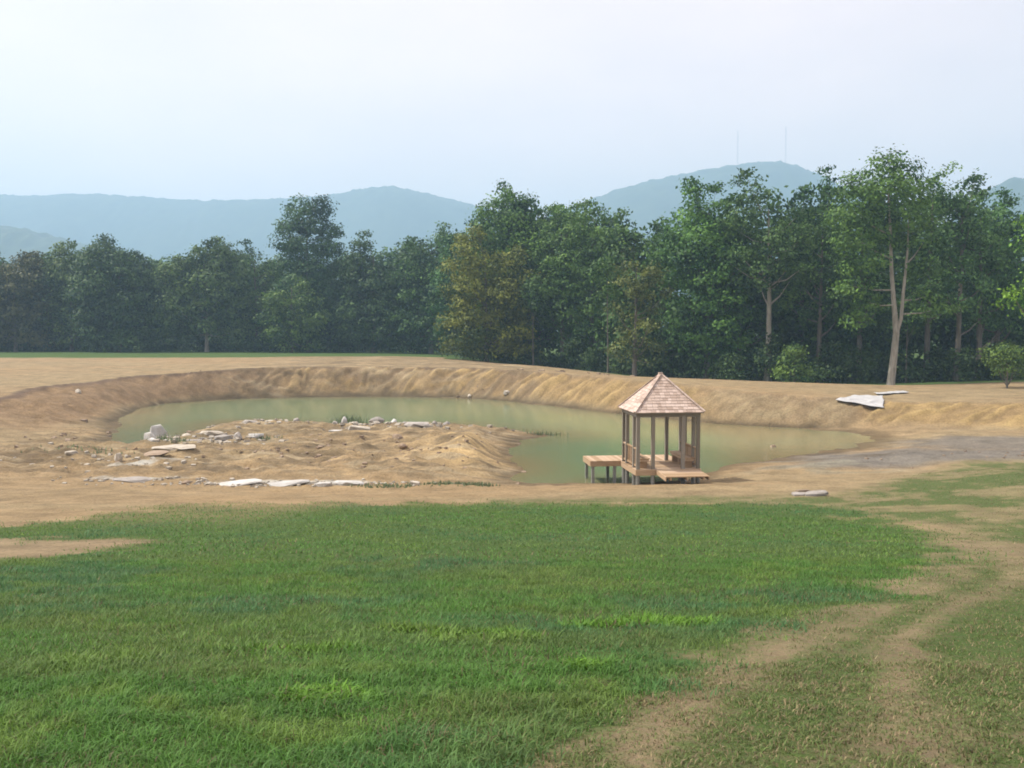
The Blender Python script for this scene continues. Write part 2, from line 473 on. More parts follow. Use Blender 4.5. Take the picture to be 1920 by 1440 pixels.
def bark_mat(name, a, b):
    m, n, l, p = mat_new(name)
    tc = N(n, "ShaderNodeTexCoord"); mp = N(n, "ShaderNodeMapping"); mp.inputs["Scale"].default_value = (6, 6, 1.2)
    nz = N(n, "ShaderNodeTexNoise", Scale=1.0, Detail=6.0)
    l.new(tc.outputs["Object"], mp.inputs["Vector"]); l.new(mp.outputs["Vector"], nz.inputs["Vector"])
    l.new(mixc(n, l, ramp(n, l, nz.outputs["Fac"], .35, .65), a, b), p.inputs["Base Color"])
    p.inputs["Roughness"].default_value = .9
    bp = N(n, "ShaderNodeBump", Strength=.6, Distance=.05)
    l.new(nz.outputs["Fac"], bp.inputs["Height"]); l.new(bp.outputs["Normal"], p.inputs["Normal"])
    return m
M['bark'] = bark_mat("dark_bark", (.16, .14, .115), (.085, .075, .06))
M['palebark'] = bark_mat("pale_bark", (.34, .315, .26), (.20, .18, .145))

def water_mat():
    m, n, l, p = mat_new("muddy_water")
    at = N(n, "ShaderNodeAttribute", attribute_name="depth")
    geo = N(n, "ShaderNodeNewGeometry")
    nz = N(n, "ShaderNodeTexNoise", Scale=.12, Detail=4.0)
    l.new(geo.outputs["Position"], nz.inputs["Vector"])
    c = mixc(n, l, ramp(n, l, at.outputs["Fac"], .0, 1.0), (.205, .17, .085), (.125, .20, .10))
    c2 = mixc(n, l, ramp(n, l, nz.outputs["Fac"], .4, .65, 0, .6), c, (.15, .215, .12))
    l.new(c2, p.inputs["Base Color"])
    p.inputs["Roughness"].default_value = .10
    p.inputs["IOR"].default_value = 1.333
    mp = N(n, "ShaderNodeMapping"); mp.inputs["Scale"].default_value = (.8, 2.2, 1)
    rp = N(n, "ShaderNodeTexNoise", Scale=1.6, Detail=3.0)
    l.new(geo.outputs["Position"], mp.inputs["Vector"]); l.new(mp.outputs["Vector"], rp.inputs["Vector"])
    bp = N(n, "ShaderNodeBump", Strength=.18, Distance=.05)
    l.new(rp.outputs["Fac"], bp.inputs["Height"]); l.new(bp.outputs["Normal"], p.inputs["Normal"])
    return m
M['water'] = water_mat()

def simple(name, col, rough=.8):
    m, n, l, p = mat_new(name)
    nz = N(n, "ShaderNodeTexNoise", Scale=2.0, Detail=4.0)
    tc = N(n, "ShaderNodeTexCoord"); l.new(tc.outputs["Object"], nz.inputs["Vector"])
    l.new(mixc(n, l, ramp(n, l, nz.outputs["Fac"], .3, .7), col, tuple(q * .8 for q in col)), p.inputs["Base Color"])
    p.inputs["Roughness"].default_value = rough
    return m
M['tarp'] = simple("white_sheeting", (.50, .50, .495), .55)
M['mast'] = simple("mast_steel", (.35, .35, .37), .6)

def hill_mat():
    m, n, l, p = mat_new("wooded_slope")
    geo = N(n, "ShaderNodeNewGeometry")
    nz = N(n, "ShaderNodeTexNoise", Scale=.03, Detail=8.0, Roughness=.7)
    l.new(geo.outputs["Position"], nz.inputs["Vector"])
    l.new(mixc(n, l, ramp(n, l, nz.outputs["Fac"], .35, .65), (.022, .042, .022), (.045, .075, .032)), p.inputs["Base Color"])
    p.inputs["Roughness"].default_value = .95
    return m
M['hill'] = hill_mat()

# ------------------------------------------------------------------ ground sheet
def spaced(*segs):
    out = [segs[0][0]]
    for a, b, st in segs:
        k = max(1, int(round((b - a) / st)))
        out += list(np.linspace(a, b, k + 1)[1:])
    return np.array(out)
gx = [-2600, -1600, -1000, -650, -420, -280, -200, -150]
XS = np.concatenate([np.array(gx, float), spaced((-120, -48, 1.2), (-48, -26, .35), (-26, 26, .22), (26, 44, .35), (44, 120, 1.2)), -np.array(gx[::-1], float)])
YS = np.concatenate([np.array([-700, -350, -180, -90, -50], float), spaced((-30, 3, 1.0), (3, 34, .30), (34, 66, .17), (66, 97, .19), (97, 125, .5), (125, 180, 1.2)),
                     np.array([200, 240, 300, 400, 560, 800, 1150, 1700, 2700], float)])
GX, GY = np.meshgrid(XS, YS)
fx, fy = GX.ravel(), GY.ravel()
z, sd, td, t, up, win, rill, shelf, inp = terrain(fx, fy, True)
nx, ny = len(XS), len(YS)
ZG = z.reshape(ny, nx)
idx = np.arange(nx * ny).reshape(ny, nx)
quads = np.stack([idx[:-1, :-1], idx[:-1, 1:], idx[1:, 1:], idx[1:, :-1]], -1).reshape(-1, 4)
gme = mesh_np("ground", np.stack([fx, fy, z], -1), quads, 4)
smooth(gme)
lawn, dry, clo = cover(fx, fy)

def blend(c, col, f):
    f = np.clip(f, 0, 1)[:, None]
    return c * (1 - f) + np.array(col)[None] * f
na = fbm(fx * .12, fy * .12, 71, 4); nb = fbm(fx * .6, fy * 1.2, 73, 4); nc = fbm(fx * .06, fy * .3, 79, 4)
soil = np.tile(np.array([[.38, .272, .155]]), (len(fx), 1))
soil = blend(soil, (.36, .265, .155), sstep(.4, .65, na))
soil = blend(soil, (.45, .335, .20), sstep(.5, .75, nb) * .6)
soil = blend(soil, (.37, .29, .175), sstep(.45, .6, nc) * .6)
# bank faces: brown on the west side, ochre in the north, grey-buff north-east, golden to the east
bank = win
soil = blend(soil, (.34, .235, .14), bank * (1 - sstep(-27, -20, fx)))
soil = blend(soil, (.49, .345, .16), bank * sstep(-24, -16, fx) * (1 - sstep(12, 15, fx)) * .9)
soil = blend(soil, (.39, .305, .185), bank * sstep(13, 16, fx) * (1 - sstep(22, 25, fx + nb * 2)))
soil = blend(soil, (.47, .335, .155), bank * sstep(22.5, 25, fx + nb * 2))
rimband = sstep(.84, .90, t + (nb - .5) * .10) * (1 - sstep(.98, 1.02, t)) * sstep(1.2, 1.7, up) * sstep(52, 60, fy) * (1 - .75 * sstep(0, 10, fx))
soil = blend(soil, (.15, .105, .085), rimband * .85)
# turned subsoil on the spit
soil = blend(soil, (.46, .335, .195), inp * sstep(.45, .65, nb) * .8)
soil = blend(soil, (.29, .215, .13), inp * sstep(.52, .68, fbm(fx * .5, fy * 1.6, 83, 4)) * .75)
soil = blend(soil, (.62, .45, .24), 1.25 * np.exp(-(((fx + 1.9) / 2.3) ** 2 + ((fy - 47.5) / 4.2) ** 2)))
soil = blend(soil, (.20, .175, .105), inp * np.exp(-(((fx + 20) / 5.5) ** 2 + ((fy - 54.5) / 4.0) ** 2)) * sstep(.38, .6, nb) * .9)
soil = blend(soil, (.25, .185, .115), inp * sstep(.55, .66, fbm(fx * .35, fy * 2.6, 85, 4)) * .8)
soil = blend(soil, (.24, .185, .12), inp * sstep(.56, .66, fbm(fx * 1.1, fy * 3.2, 86, 4)) * .7)
soil = blend(soil, (.52, .42, .28), inp * sstep(.58, .70, fbm(fx * .3, fy * 3.0, 87, 4)) * .7)
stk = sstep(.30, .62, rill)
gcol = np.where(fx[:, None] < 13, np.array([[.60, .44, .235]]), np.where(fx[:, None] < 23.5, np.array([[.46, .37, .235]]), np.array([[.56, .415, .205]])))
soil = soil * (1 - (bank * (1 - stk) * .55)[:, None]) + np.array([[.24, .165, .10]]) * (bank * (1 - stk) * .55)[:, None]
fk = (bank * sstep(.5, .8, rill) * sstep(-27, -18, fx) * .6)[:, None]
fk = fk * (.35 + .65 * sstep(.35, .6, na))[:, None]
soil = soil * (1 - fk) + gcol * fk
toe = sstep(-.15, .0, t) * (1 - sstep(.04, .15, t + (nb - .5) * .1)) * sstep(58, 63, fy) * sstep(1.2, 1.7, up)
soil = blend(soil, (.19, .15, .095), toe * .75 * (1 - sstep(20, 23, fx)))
# limestone chips
lime = np.maximum(np.exp(-(((fx + 8.3) / 3.3) ** 2 + ((fy - 38.9) / .55) ** 2) * 1.2), .7 * np.exp(-(((fx + 15.5) / 2.2) ** 2 + ((fy - 39.9) / .45) ** 2)))
lime = np.maximum(lime, .55 * np.exp(-(((fx + 17) / 3.0) ** 2 + ((fy - 43.5) / .9) ** 2)) * sstep(.4, .6, nb))
soil = blend(soil, (.60, .57, .52), sstep(.25, .7, lime + (nb - .5) * .9))
# grey shale at the east end
gr = sstep(10.5, 15.5, fx + nb * 4 - 2) * (1 - sstep(48.0, 51.5, fy + (nb - .5) * 3 - .1 * (fx - 18))) * sstep(41.5, 43.6, fy + (na - .5) * 3 - .02 * (fx - 15))
gr = np.maximum(gr, sstep(21, 24.5, fx + nb * 3) * sstep(48, 50, fy) * (1 - sstep(54, 56.5, fy + (nb - .5) * 2)) * .9)
soil = blend(soil, (.225, .205, .185), gr * .95)
soil = blend(soil, (.33, .31, .24), .5 * sstep(9, 12, fx) * (1 - sstep(16, 19, fx)) * sstep(40, 42, fy) * (1 - sstep(46, 48, fy)) * sstep(.45, .6, nb))
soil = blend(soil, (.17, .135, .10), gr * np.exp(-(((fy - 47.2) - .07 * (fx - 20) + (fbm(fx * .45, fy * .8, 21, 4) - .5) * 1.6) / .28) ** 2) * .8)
# damp margin by the water
wet = (1 - sstep(.02, .22, z + (nb - .5) * .12)) * sstep(36, 40, fy) * (1 - sstep(95, 98, fy)) * (np.abs(fx) < 40)
wetp = inp * sstep(.60, .72, fbm(fx * .22, fy * .7, 88, 3)) * .55
soil = soil * (1 - .48 * np.maximum(wet, wetp)[:, None]) * np.array([[.80, .80, .755]])
# thin straw on the open hillside
soil = blend(soil, (.27, .215, .12), sstep(.1, .5, dry) * .8)
soil = blend(soil, (.275, .212, .128), (1 - sstep(18, 24, fy)) * .8)
soil = blend(soil, (.27, .215, .115), sstep(6, 9, fx) * (1 - sstep(30, 36, fy - np.clip(fx - 11, 0, 9) * 1.15)) * sstep(.35, .6, nb) * .8)
# green: lawn, dry turf, far hayfield, woodland floor
far_green = sstep(120, 125, fy + (na - .5) * 8) * (1 - sstep(-6, 2, fx + (na - .5) * 6))
wood_floor = sstep(98, 104, fy + np.clip(-fx - 2, -24, 60) * .95 * 0 - np.clip(8 - fx, 0, 12) * 1.1 + np.clip(fx - 10, 0, 14) * 1.1)
green = np.maximum(np.maximum(lawn, dry * .75), np.maximum(far_green, np.clip(wood_floor, 0, 1) * .95 * (fx > -8)))
green = np.maximum(green, sstep(170, 200, fy)); green = np.maximum(green, sstep(60, 80, np.abs(fx)) * .8)
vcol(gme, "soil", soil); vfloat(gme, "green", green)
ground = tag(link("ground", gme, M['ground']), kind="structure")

# ------------------------------------------------------------------ pond water
wx = np.linspace(-34, 24, 117); wy = np.linspace(38.6, 94, 112)
WX, WY = np.meshgrid(wx, wy)
wz = terrain(WX.ravel(), WY.ravel())
wi = np.arange(len(wx) * len(wy)).reshape(len(wy), len(wx))
wq = np.stack([wi[:-1, :-1], wi[:-1, 1:], wi[1:, 1:], wi[1:, :-1]], -1).reshape(-1, 4)
keep = wz[wq].min(1) < .05
wq = wq[keep]
used, inv = np.unique(wq, return_inverse=True)
wme = mesh_np("pond_water", np.stack([WX.ravel(), WY.ravel(), np.zeros(WX.size)], -1)[used], inv.reshape(-1, 4), 4)
vfloat(wme, "depth", np.clip(-wz[used], 0, 2)); smooth(wme)
tag(link("pond_water", wme, M['water']), kind="structure")

# ------------------------------------------------------------------ far hills
def hill(name, ridge, dist, depth, seed, foot=0.0, step=5.0, bump=10.0):
    """ridge: list of (bearing tan, elevation tan) seen from the hillside; built at its real distance and size"""
    bx = np.array([r[0] for r in ridge]) * dist; bz = 6.6 + np.array([r[1] for r in ridge]) * dist
    xs = np.arange(bx[0], bx[-1] + step, step); vs_ = np.linspace(-1, 1, int(2 * depth / (step * 1.6)))
    X, V = np.meshgrid(xs, vs_)
    H = np.interp(X, bx, bz); prof = np.where(V < 0, np.cos(np.clip(V, -1, 0) * math.pi / 2) ** 1.0, np.cos(V * math.pi / 2))
    wob = (fbm(X * .004, V * 1.2, seed, 3) - .5) * depth * .3
    Zh = foot + (H - foot) * prof * (1 + (fbm(X * .006, V * 2.2, seed + 5, 3) - .5) * .25 * (1 - prof))
    Zh = Zh + (fbm(X * .10, (V * depth) * .10, seed + 9, 3) - .5) * bump * prof
    Yh = dist + V * depth + wob
    i = np.arange(X.size).reshape(X.shape)
    q = np.stack([i[:-1, :-1], i[:-1, 1:], i[1:, 1:], i[1:, :-1]], -1).reshape(-1, 4)
    me = mesh_np(name, np.stack([X.ravel(), Yh.ravel(), Zh.ravel()], -1), q, 4); smooth(me)
    return tag(link(name, me, M['hill']), kind="structure")
def rg(*pts): return [((px - 960) / 1844., (612 - py) / 1844.) for px, py in pts]
hill("hill", rg((-700, 500), (-400, 400), (-150, 372), (0, 368), (100, 370), (190, 367), (300, 374), (420, 380), (540, 381), (610, 377), (680, 363), (735, 357), (790, 366), (860, 382), (930, 400), (1050, 440), (1200, 520)), 2150, 430, 101, step=7.0, bump=14.0)
hill("hill", rg((900, 520), (1000, 420), (1100, 380), (1170, 358), (1240, 340), (1310, 328), (1380, 319), (1435, 314), (1470, 319), (1510, 334), (1560, 360), (1640, 400), (1720, 450), (1850, 500)), 1950, 380, 111, step=7.0, bump=13.0)
hill("hill", rg((-500, 500), (-300, 430), (-100, 425), (0, 426), (50, 430), (90, 442), (130, 452), (200, 470), (300, 500), (420, 540)), 1250, 200, 121, step=5.0, bump=12)
hill("hill", rg((1700, 520), (1780, 420), (1830, 372), (1865, 350), (1890, 338), (1930, 334), (2000, 345), (2100, 380), (2250, 500)), 1400, 200, 131, step=5.0, bump=12)

# ------------------------------------------------------------------ trees
def crown_mesh(name, lobes, seed, leaf=.34, per_m2=9.0, tint=((.033, .078, .020), (.128, .222, .050)), droop=0.0, openness=.12):
    """lobes: (x, y, z, rx, rz). Leaves sit in small sprays spread through each lobe's outer shell."""
    rg_ = np.random.default_rng(seed)
    per_m2 = per_m2 * 1.38; leaf = leaf * .82
    P = []; D = []; T = []; S = []
    L = np.array(lobes, float)
    for x, y, zc, rx, rz in lobes:
        area = 4 * math.pi * ((rx * rx + 2 * rx * rz) / 3)
        nsp = max(8, int(area / .95))                      # sprays on this lobe
        u = rg_.normal(size=(nsp, 3)); u /= np.linalg.norm(u, axis=1)[:, None]
        u[:, 2] = np.where(u[:, 2] < -.45, u[:, 2] * rg_.uniform(-.6, .6, nsp), u[:, 2])
        u /= np.linalg.norm(u, axis=1)[:, None]
        rr = rg_.uniform(.60, 1.06, nsp); lob_t = rg_.normal(0, .22)
        c = np.array([x, y, zc]) + u * np.array([rx, rx, rz]) * rr[:, None]
        # drop sprays buried deep in other lobes, and a few at random so gaps show
        depth = np.full(nsp, 9.)
        for q in L:
            e = np.sqrt((((c - q[:3]) / np.array([q[3], q[3], q[4]])) ** 2).sum(1))
            if abs(q[0] - x) + abs(q[1] - y) + abs(q[2] - zc) > 1e-6: depth = np.minimum(depth, e)
        ok = (depth > .55) & (rg_.random(nsp) > openness)
        c, u = c[ok], u[ok]
        nl = max(3, int(per_m2 * 1.15))
        for k in range(len(c)):
            off = rg_.normal(size=(nl, 3)) * np.array([.48, .48, .26]) * (leaf / .34) ** .6
            P.append(c[k] + off); D.append(np.repeat(u[k][None], nl, 0))
            f = np.clip(rg_.normal(.45 + lob_t, .28), -.15, 1.25)
            col = np.array(tint[0]) * (1 - f) + np.array(tint[1]) * f
            T.append(col[None] * rg_.uniform(.8, 1.2, (nl, 1)))
            S.append(leaf * rg_.uniform(.6, 1.25, nl))
    P = np.concatenate(P); D = np.concatenate(D); T = np.concatenate(T); S = np.concatenate(S)
    n = len(P)
    nrm = D * 1.35 + np.array([0, 0, .45]) + rg_.normal(size=(n, 3)) * .55
    nrm /= np.linalg.norm(nrm, axis=1)[:, None]
    a = np.cross(nrm, rg_.normal(size=(n, 3))); a /= np.linalg.norm(a, axis=1)[:, None]
    b = np.cross(nrm, a)
    a *= S[:, None] * .62; b *= S[:, None] * .40
    V = np.stack([P - a, P - b - nrm * S[:, None] * .1, P + a, P + b - nrm * S[:, None] * .1], 1).reshape(-1, 3)
    me = mesh_np(name, V, np.arange(4 * n).reshape(-1, 4), 4)
    vcol(me, "tint", np.repeat(T, 4, 0))
    return me

PROFILE = {
    'round': lambda t: math.sqrt(max(0, 1 - (2 * t - 0.95) ** 2)) if t > .45 else .78 + .22 * (t / .45),
    'oval': lambda t: (math.sin(math.pi * min(1, (t * .86 + .14))) ** .6),
    'full': lambda t: (1 - max(0, t - .35) ** 2 * 1.75) if t > .35 else .86 + .14 * t / .35,
    'cone': lambda t: max(.1, (1 - t) ** .8),
    'pine': lambda t: (1 - t) ** .55 * (.72 + .28 * math.sin(t * 16) ** 2),
}
def lobes_for(h, w, low, prof, seed, nl):
    rn = random.Random(seed); out = []
    f = PROFILE[prof]
    for k in range(nl):
        t = (k + rn.uniform(.1, .9)) / nl
        r = f(t) * w / 2
        lr = max(.55, min(w * .23, r * .62) * rn.uniform(.75, 1.25))
        d = max(0, r - lr * .85) * rn.uniform(.55, 1.08)
        a = k * 2.39996 + rn.uniform(-.5, .5)
        zc = low + (h - low) * (t * .9 + .04) - lr * .1
        if zc + lr * .85 > h: zc = h - lr * .85
        out.append((d * math.cos(a), d * math.sin(a), zc, lr, lr * rn.uniform(.68, .95)))
    # ragged shoots that break the outline
    for k in range(max(3, nl // 3)):
        t = rn.uniform(.25, 1.0); r = f(min(.97, t)) * w / 2; a = rn.uniform(0, 6.3); lr = rn.uniform(.32, .7) * max(.8, w / 9)
        out.append(((r + lr * .2) * math.cos(a) * rn.uniform(.6, 1.1), (r + lr * .2) * math.sin(a) * rn.uniform(.6, 1.1), low + (h - low) * t - (.0 if t < .9 else lr * .4), lr, lr * rn.uniform(.8, 1.3)))
    return out

def crown_lobes(h, w, low, prof, seed, nl):
    if w < 7 or prof in ('cone', 'pine'):
        return lobes_for(h, w, low, prof, seed, nl)
    rn = random.Random(seed * 7 + 1); out = []
    a0 = rn.uniform(-.4, .4) + (0 if rn.random() < .5 else math.pi)
    ms = rn.uniform(.08, .17) * w
    parts = [(ms * math.cos(a0), ms * math.sin(a0) * .5, h, w * rn.uniform(.60, .70), .5)]
    for k in range(rn.choice((2, 2, 3))):
        a = a0 + math.pi + (k - .7) * rn.uniform(.7, 1.5); d = rn.uniform(.20, .30) * w
        parts.append((d * math.cos(a), d * math.sin(a) * .6, h * rn.uniform(.74, .93), w * rn.uniform(.42, .56), .36))
    for k, (x, y, hh, ww, sh) in enumerate(parts):
        for lb in lobes_for(hh, ww, low * rn.uniform(.8, 1.25), rn.choice((prof, 'oval', 'full')), seed * 13 + k, max(6, int(nl * sh))):
            out.append((lb[0] + x, lb[1] + y, lb[2], lb[3], lb[4]))
    return out

def trunk_mb(h, r, lobes, seed, lean=0.0):
    rn = random.Random(seed); mb = MB()
    pts = []; n = 6
    top = h * .82
    for i in range(n + 1):
        q = i / n
        pts.append((math.sin(q * 2.2 + seed) * .18 * q * h * .06 + lean * q * h, math.cos(q * 1.7 + seed) * .1 * q * h * .05, -.5 + (top + .5) * q))
    mb.tube(pts, [r * (1.35 if i == 0 else 1) * (1 - .8 * i / n) for i in range(n + 1)], 8)
    for lb in lobes[::2]:
        zc = lb[2]
        q = min(.92, max(.2, (zc - rn.uniform(1, 2.2)) / top)); j = min(n - 1, int(q * n)); fr = q * n - j
        s = Vector(pts[j]).lerp(Vector(pts[j + 1]), fr); e = Vector(lb[:3])
        mid = s.lerp(e, .5) + Vector((0, 0, -.1 * (e - s).length))
        rr = r * (1 - .8 * q) * .5
        mb.tube([s, mid, e], [rr, rr * .6, rr * .2], 5, cap=False)
    return mb

def tree(name, label, x, y, h, w, prof='round', low=.18, seed=1, color=(1, 1, 1), leaf=.36, dens=9.0, nl=None, bark='bark', lobes=None, tr=None,
         cat='tree', group=None, openness=.12):
    zb = tz(x, y)
    root = empty(name, (x, y, zb))
    tag(root, label, cat, group)
    if lobes is None:
        nl = nl or int(max(10, (h * (1 - low)) * w * .19))
        lobes = crown_lobes(h, w, h * low, prof, seed, nl)
    else:
        lobes = [(a, b, c_, rx * 1.2, rz * 1.3) for a, b, c_, rx, rz in lobes]
    trunk_mb(h, tr or h * .0145 + .04, lobes, seed).build("trunk", M[bark], root)
    c = link("crown", crown_mesh("crown", lobes, seed, leaf, dens, openness=openness), M['leaf'], root)
    c.color = (*color, 1)
    return root

def at_px(px, d):            # bearing -> x at that distance
    return (px - 960) / 1844. * d

# front trees: bearing column, distance, top row, width in columns -> real height and width at that distance
def front(name, label, px, d, ytop, wpx, prof, low, seed, color, leaf=.36, dens=9.0, **kw):
    x = at_px(px, d); zb = tz(x, d)
    h = 6.6 + (612 - ytop) / 1844. * d - zb
    return tree(name, label, x, d, h, wpx * (1.38 if kw.get('group') == EAST else 1.24) / 1844. * d, prof, low, seed, color, leaf, dens, **kw)

WEST = "trees along the far edge of the hayfield"
EAST = "trees of the wood behind the bank"
front("broadleaf_tree", "dark reddish-green tree at the far left end of the tree line", 30, 157, 463, 135, 'round', .04, 11, (1.05, .62, .85), .46, 7, group=WEST)
front("broadleaf_tree", "pale green tree second from the left in the far tree line", 135, 158, 447, 120, 'full', .05, 12, (1.15, .98, 1.1), .46, 7, group=WEST)
front("broadleaf_tree", "dark broad tree beside the pale one in the left tree line", 225, 154, 440, 160, 'round', .04, 13, (.7, .72, .9), .46, 7, group=WEST)
front("broadleaf_tree", "wide round tree with a pale trunk showing at its foot, left of the tallest pine", 388, 155, 436, 170, 'round', .13, 14, (.92, .86, .95), .46, 7, group=WEST, bark='palebark')
front("broadleaf_tree", "small rounded tree squeezed between the wide round tree and the tall pine", 482, 161, 455, 90, 'full', .06, 15, (1.0, .98, 1.0), .46, 7, group=WEST)
front("pine_tree", "tall dark twin-topped pine rising against the blue ridge", 580, 156, 372, 128, 'oval', .10, 16, (.62, .74, .95), .44, 9, group=WEST,
      lobes=[(-1.2, 0, 22.2, 1.9, 2.0), (2.0, .3, 22.4, 1.7, 1.9), (-2.6, .5, 19.6, 2.0, 1.5), (.6, -.6, 19.6, 2.6, 1.7), (3.6, .4, 18.7, 1.6, 1.4), (-3.2, -.4, 17.0, 2.0, 1.4),
             (0, .2, 16.5, 2.8, 1.9), (3.2, -.5, 15.8, 2.2, 1.6), (-2.8, .6, 13.9, 2.3, 1.6), (1.4, -.8, 13.2, 2.8, 1.8), (4.2, .5, 12.6, 2.0, 1.4), (-1, 0, 10.8, 3.0, 1.8),
             (3.0, .2, 9.6, 2.5, 1.7), (-3.4, .2, 9.0, 2.2, 1.6), (.5, -.6, 7.4, 3.0, 1.9), (-2.6, 0, 5.2, 2.4, 1.7), (3.0, 0, 5.4, 2.4, 1.7), (0, -.4, 3.2, 2.6, 1.6)])
front("broadleaf_tree", "light green low tree in front of the foot of the tall pine", 548, 151, 512, 110, 'full', .03, 17, (1.2, 1.12, .95), .44, 8, group=WEST)
front("broadleaf_tree", "dark domed tree just beyond the tall pine", 700, 154, 438, 140, 'round', .04, 18, (.68, .70, .92), .46, 7, group=WEST)
front("broadleaf_tree", "mid green tree between the domed tree and the yellowish one", 808, 150, 418, 130, 'full', .04, 19, (.85, .92, 1.0), .45, 7, group=WEST)
front("broadleaf_tree", "blue-green tree peeping up behind the yellowish tree", 876, 136, 391, 110, 'oval', .08, 20, (.68, .88, 1.05), .44, 8, group=EAST)
front("broadleaf_tree", "yellowish olive tree at the corner where the wood meets the hayfield", 912, 114, 425, 150, 'full', .03, 21, (1.75, 1.12, .75), .36, 9, group=EAST)
front("broadleaf_tree", "tall bright-topped tree behind the yellowish olive tree", 992, 121, 344, 185, 'round', .13, 22, (1.15, 1.22, .9), .38, 9, group=EAST)
front("broadleaf_tree", "rounded tree to the east of the bright-topped tree", 1110, 112, 371, 145, 'round', .12, 23, (1.0, 1.05, .9), .36, 9, group=EAST)
front("broadleaf_tree", "shorter dull green tree above the gazebo roof", 1185, 108, 396, 120, 'oval', .12, 24, (.92, .95, .9), .35, 9, group=EAST)
front("broadleaf_tree", "brownish low tree at the wood edge left of the gazebo roof", 1190, 97, 455, 110, 'full', .06, 25, (1.25, .86, .85), .33, 9, group=EAST)
front("broadleaf_tree", "broad leafy tree with a rounded bright top right of the gazebo roof", 1325, 99, 332, 175, 'round', .10, 26, (.95, 1.15, .9), .34, 9.5, group=EAST)
front("broadleaf_tree", "dark tree with a slim bare stem above the small bush", 1440, 95, 324, 150, 'oval', .40, 27, (.88, .92, .95), .33, 9.5, group=EAST, bark='palebark')
front("cedar_tree", "narrow pointed cedar, the shorter of two spires in the wood", 1503, 102, 322, 62, 'cone', .10, 28, (.62, .82, .95), .32, 10, group=EAST)
front("cedar_tree", "narrow pointed cedar, the taller of two spires in the wood", 1548, 101, 316, 72, 'cone', .10, 29, (.66, .86, .92), .32, 10, group=EAST)
front("broadleaf_tree", "ragged tree with a thin open top right of the tall pale-trunked tree", 1738, 95, 303, 105, 'oval', .28, 31, (.95, 1.0, .8), .33, 9, group=EAST, openness=.3)
front("broadleaf_tree", "dark tree with a knobbly top near the right end of the wood", 1795, 92, 319, 115, 'round', .26, 32, (.8, .92, .95), .33, 9, group=EAST)
front("broadleaf_tree", "low bluish tree under the little distant hill", 1868, 98, 358, 140, 'round', .2, 33, (.72, .92, 1.0), .34, 9, group=EAST)
front("broadleaf_tree", "fresh green tree filling the gap right of the bright-topped tree", 1055, 116, 388, 110, 'full', .2, 41, (1.1, 1.12, .9), .36, 9, group=EAST)
front("broadleaf_tree", "plain green tree in the gap directly above the gazebo's right eave", 1258, 104, 398, 110, 'full', .12, 42, (.9, 1.02, .9), .34, 9, group=EAST)
front("broadleaf_tree", "dark tree in the gap between the broad leafy tree and the bare-stemmed one", 1385, 100, 345, 110, 'full', .2, 43, (.8, .92, .9), .34, 9, group=EAST)
front("broadleaf_tree", "leaning green tree in front of the two cedar spires", 1535, 96, 372, 120, 'oval', .3, 44, (.92, 1.0, .9), .33, 9, group=EAST)
front("broadleaf_tree", "dense tree just behind the crown of the tall pale-trunked tree", 1610, 96, 338, 120, 'full', .25, 45, (.82, .95, .9), .33, 9, group=EAST)
front("broadleaf_tree", "green tree between the knobbly dark tree and the low bluish one", 1835, 96, 345, 110, 'full', .22, 46, (.85, .98, .92), .34, 9, group=EAST)
# tall tulip tree with its forked pale trunk
xt = at_px(1674, 86); zt = tz(xt, 86)
root = empty("tulip_tree", (xt, 86, zt))
tag(root, "tallest tree on the right, with a pale forked trunk bare to half its height", "tree", EAST)
tl = [(-1.2, 0, 18.6, 1.7, 1.5), (.4, .3, 18.4, 1.5, 1.3), (-3.2, .2, 16.6, 1.8, 1.5), (-.8, -.4, 16.6, 2.2, 1.7), (1.2, .3, 16.4, 1.9, 1.5), (-4.0, -.2, 14.6, 1.8, 1.4),
      (-1.8, .6, 14.4, 2.2, 1.6), (1.6, .8, 14.4, 2.1, 1.6), (-3.2, .4, 12.4, 1.9, 1.4), (-.6, 1.4, 12.6, 2.0, 1.4), (2.6, .4, 12.4, 1.6, 1.3), (-3.6, .2, 10.2, 1.3, 1.0), (-2.0, -.5, 10.6, 1.0, .8),
      (2.6, .8, 10.2, 1.5, 1.1), (-4.0, -.3, 8.2, 1.3, 1.0), (-2.4, 0, 7.0, 1.1, .9), (3.2, .2, 7.6, 1.3, .9), (-3.2, .2, 5.6, 1.0, .8), (4.4, .4, 6.6, 1.2, .8)]
mb = MB()
mb.tube([(-.15, 0, -.6), (-.1, 0, .3), (.1, 0, 2.5), (.25, 0, 4.6), (.05, .1, 7.0), (-.25, .1, 10), (-.4, .1, 13.2), (-.7, .1, 17)], [.48, .36, .31, .28, .21, .17, .12, .05], 10)
mb.tube([(.22, 0, 4.3), (.62, -.05, 5.8), (.8, 0, 8.2), (1.1, .1, 11.5), (1.2, .2, 15)], [.2, .17, .15, .1, .04], 8)
for a, b in (((.05, .1, 7), (-2.2, 0, 7.2)), ((-.1, .1, 8.3), (-3.6, -.2, 8.6)), ((.75, 0, 7.4), (3, .2, 7.8)), ((-.3, .1, 11), (-3, .3, 12.6)), ((1.0, .1, 10.5), (2.6, .5, 12.4)), ((-.4, .1, 13), (-3.6, 0, 15)), ((.7, 0, 6.2), (4.2, .4, 6.7))):
    a, b = Vector(a), Vector(b)
    mb.tube([a, a.lerp(b, .5) + Vector((0, 0, -.15)), b], [.085, .055, .02], 5, cap=False)
mb.build("trunk", M['palebark'], root)
tl = [(a, b, c_, rx * 1.17, rz * 1.2) for a, b, c_, rx, rz in tl]
c = link("crown", crown_mesh("crown", tl, 30, .32, 11, openness=.06), M['leaf'], root); c.color = (1.08, 1.14, .85, 1)
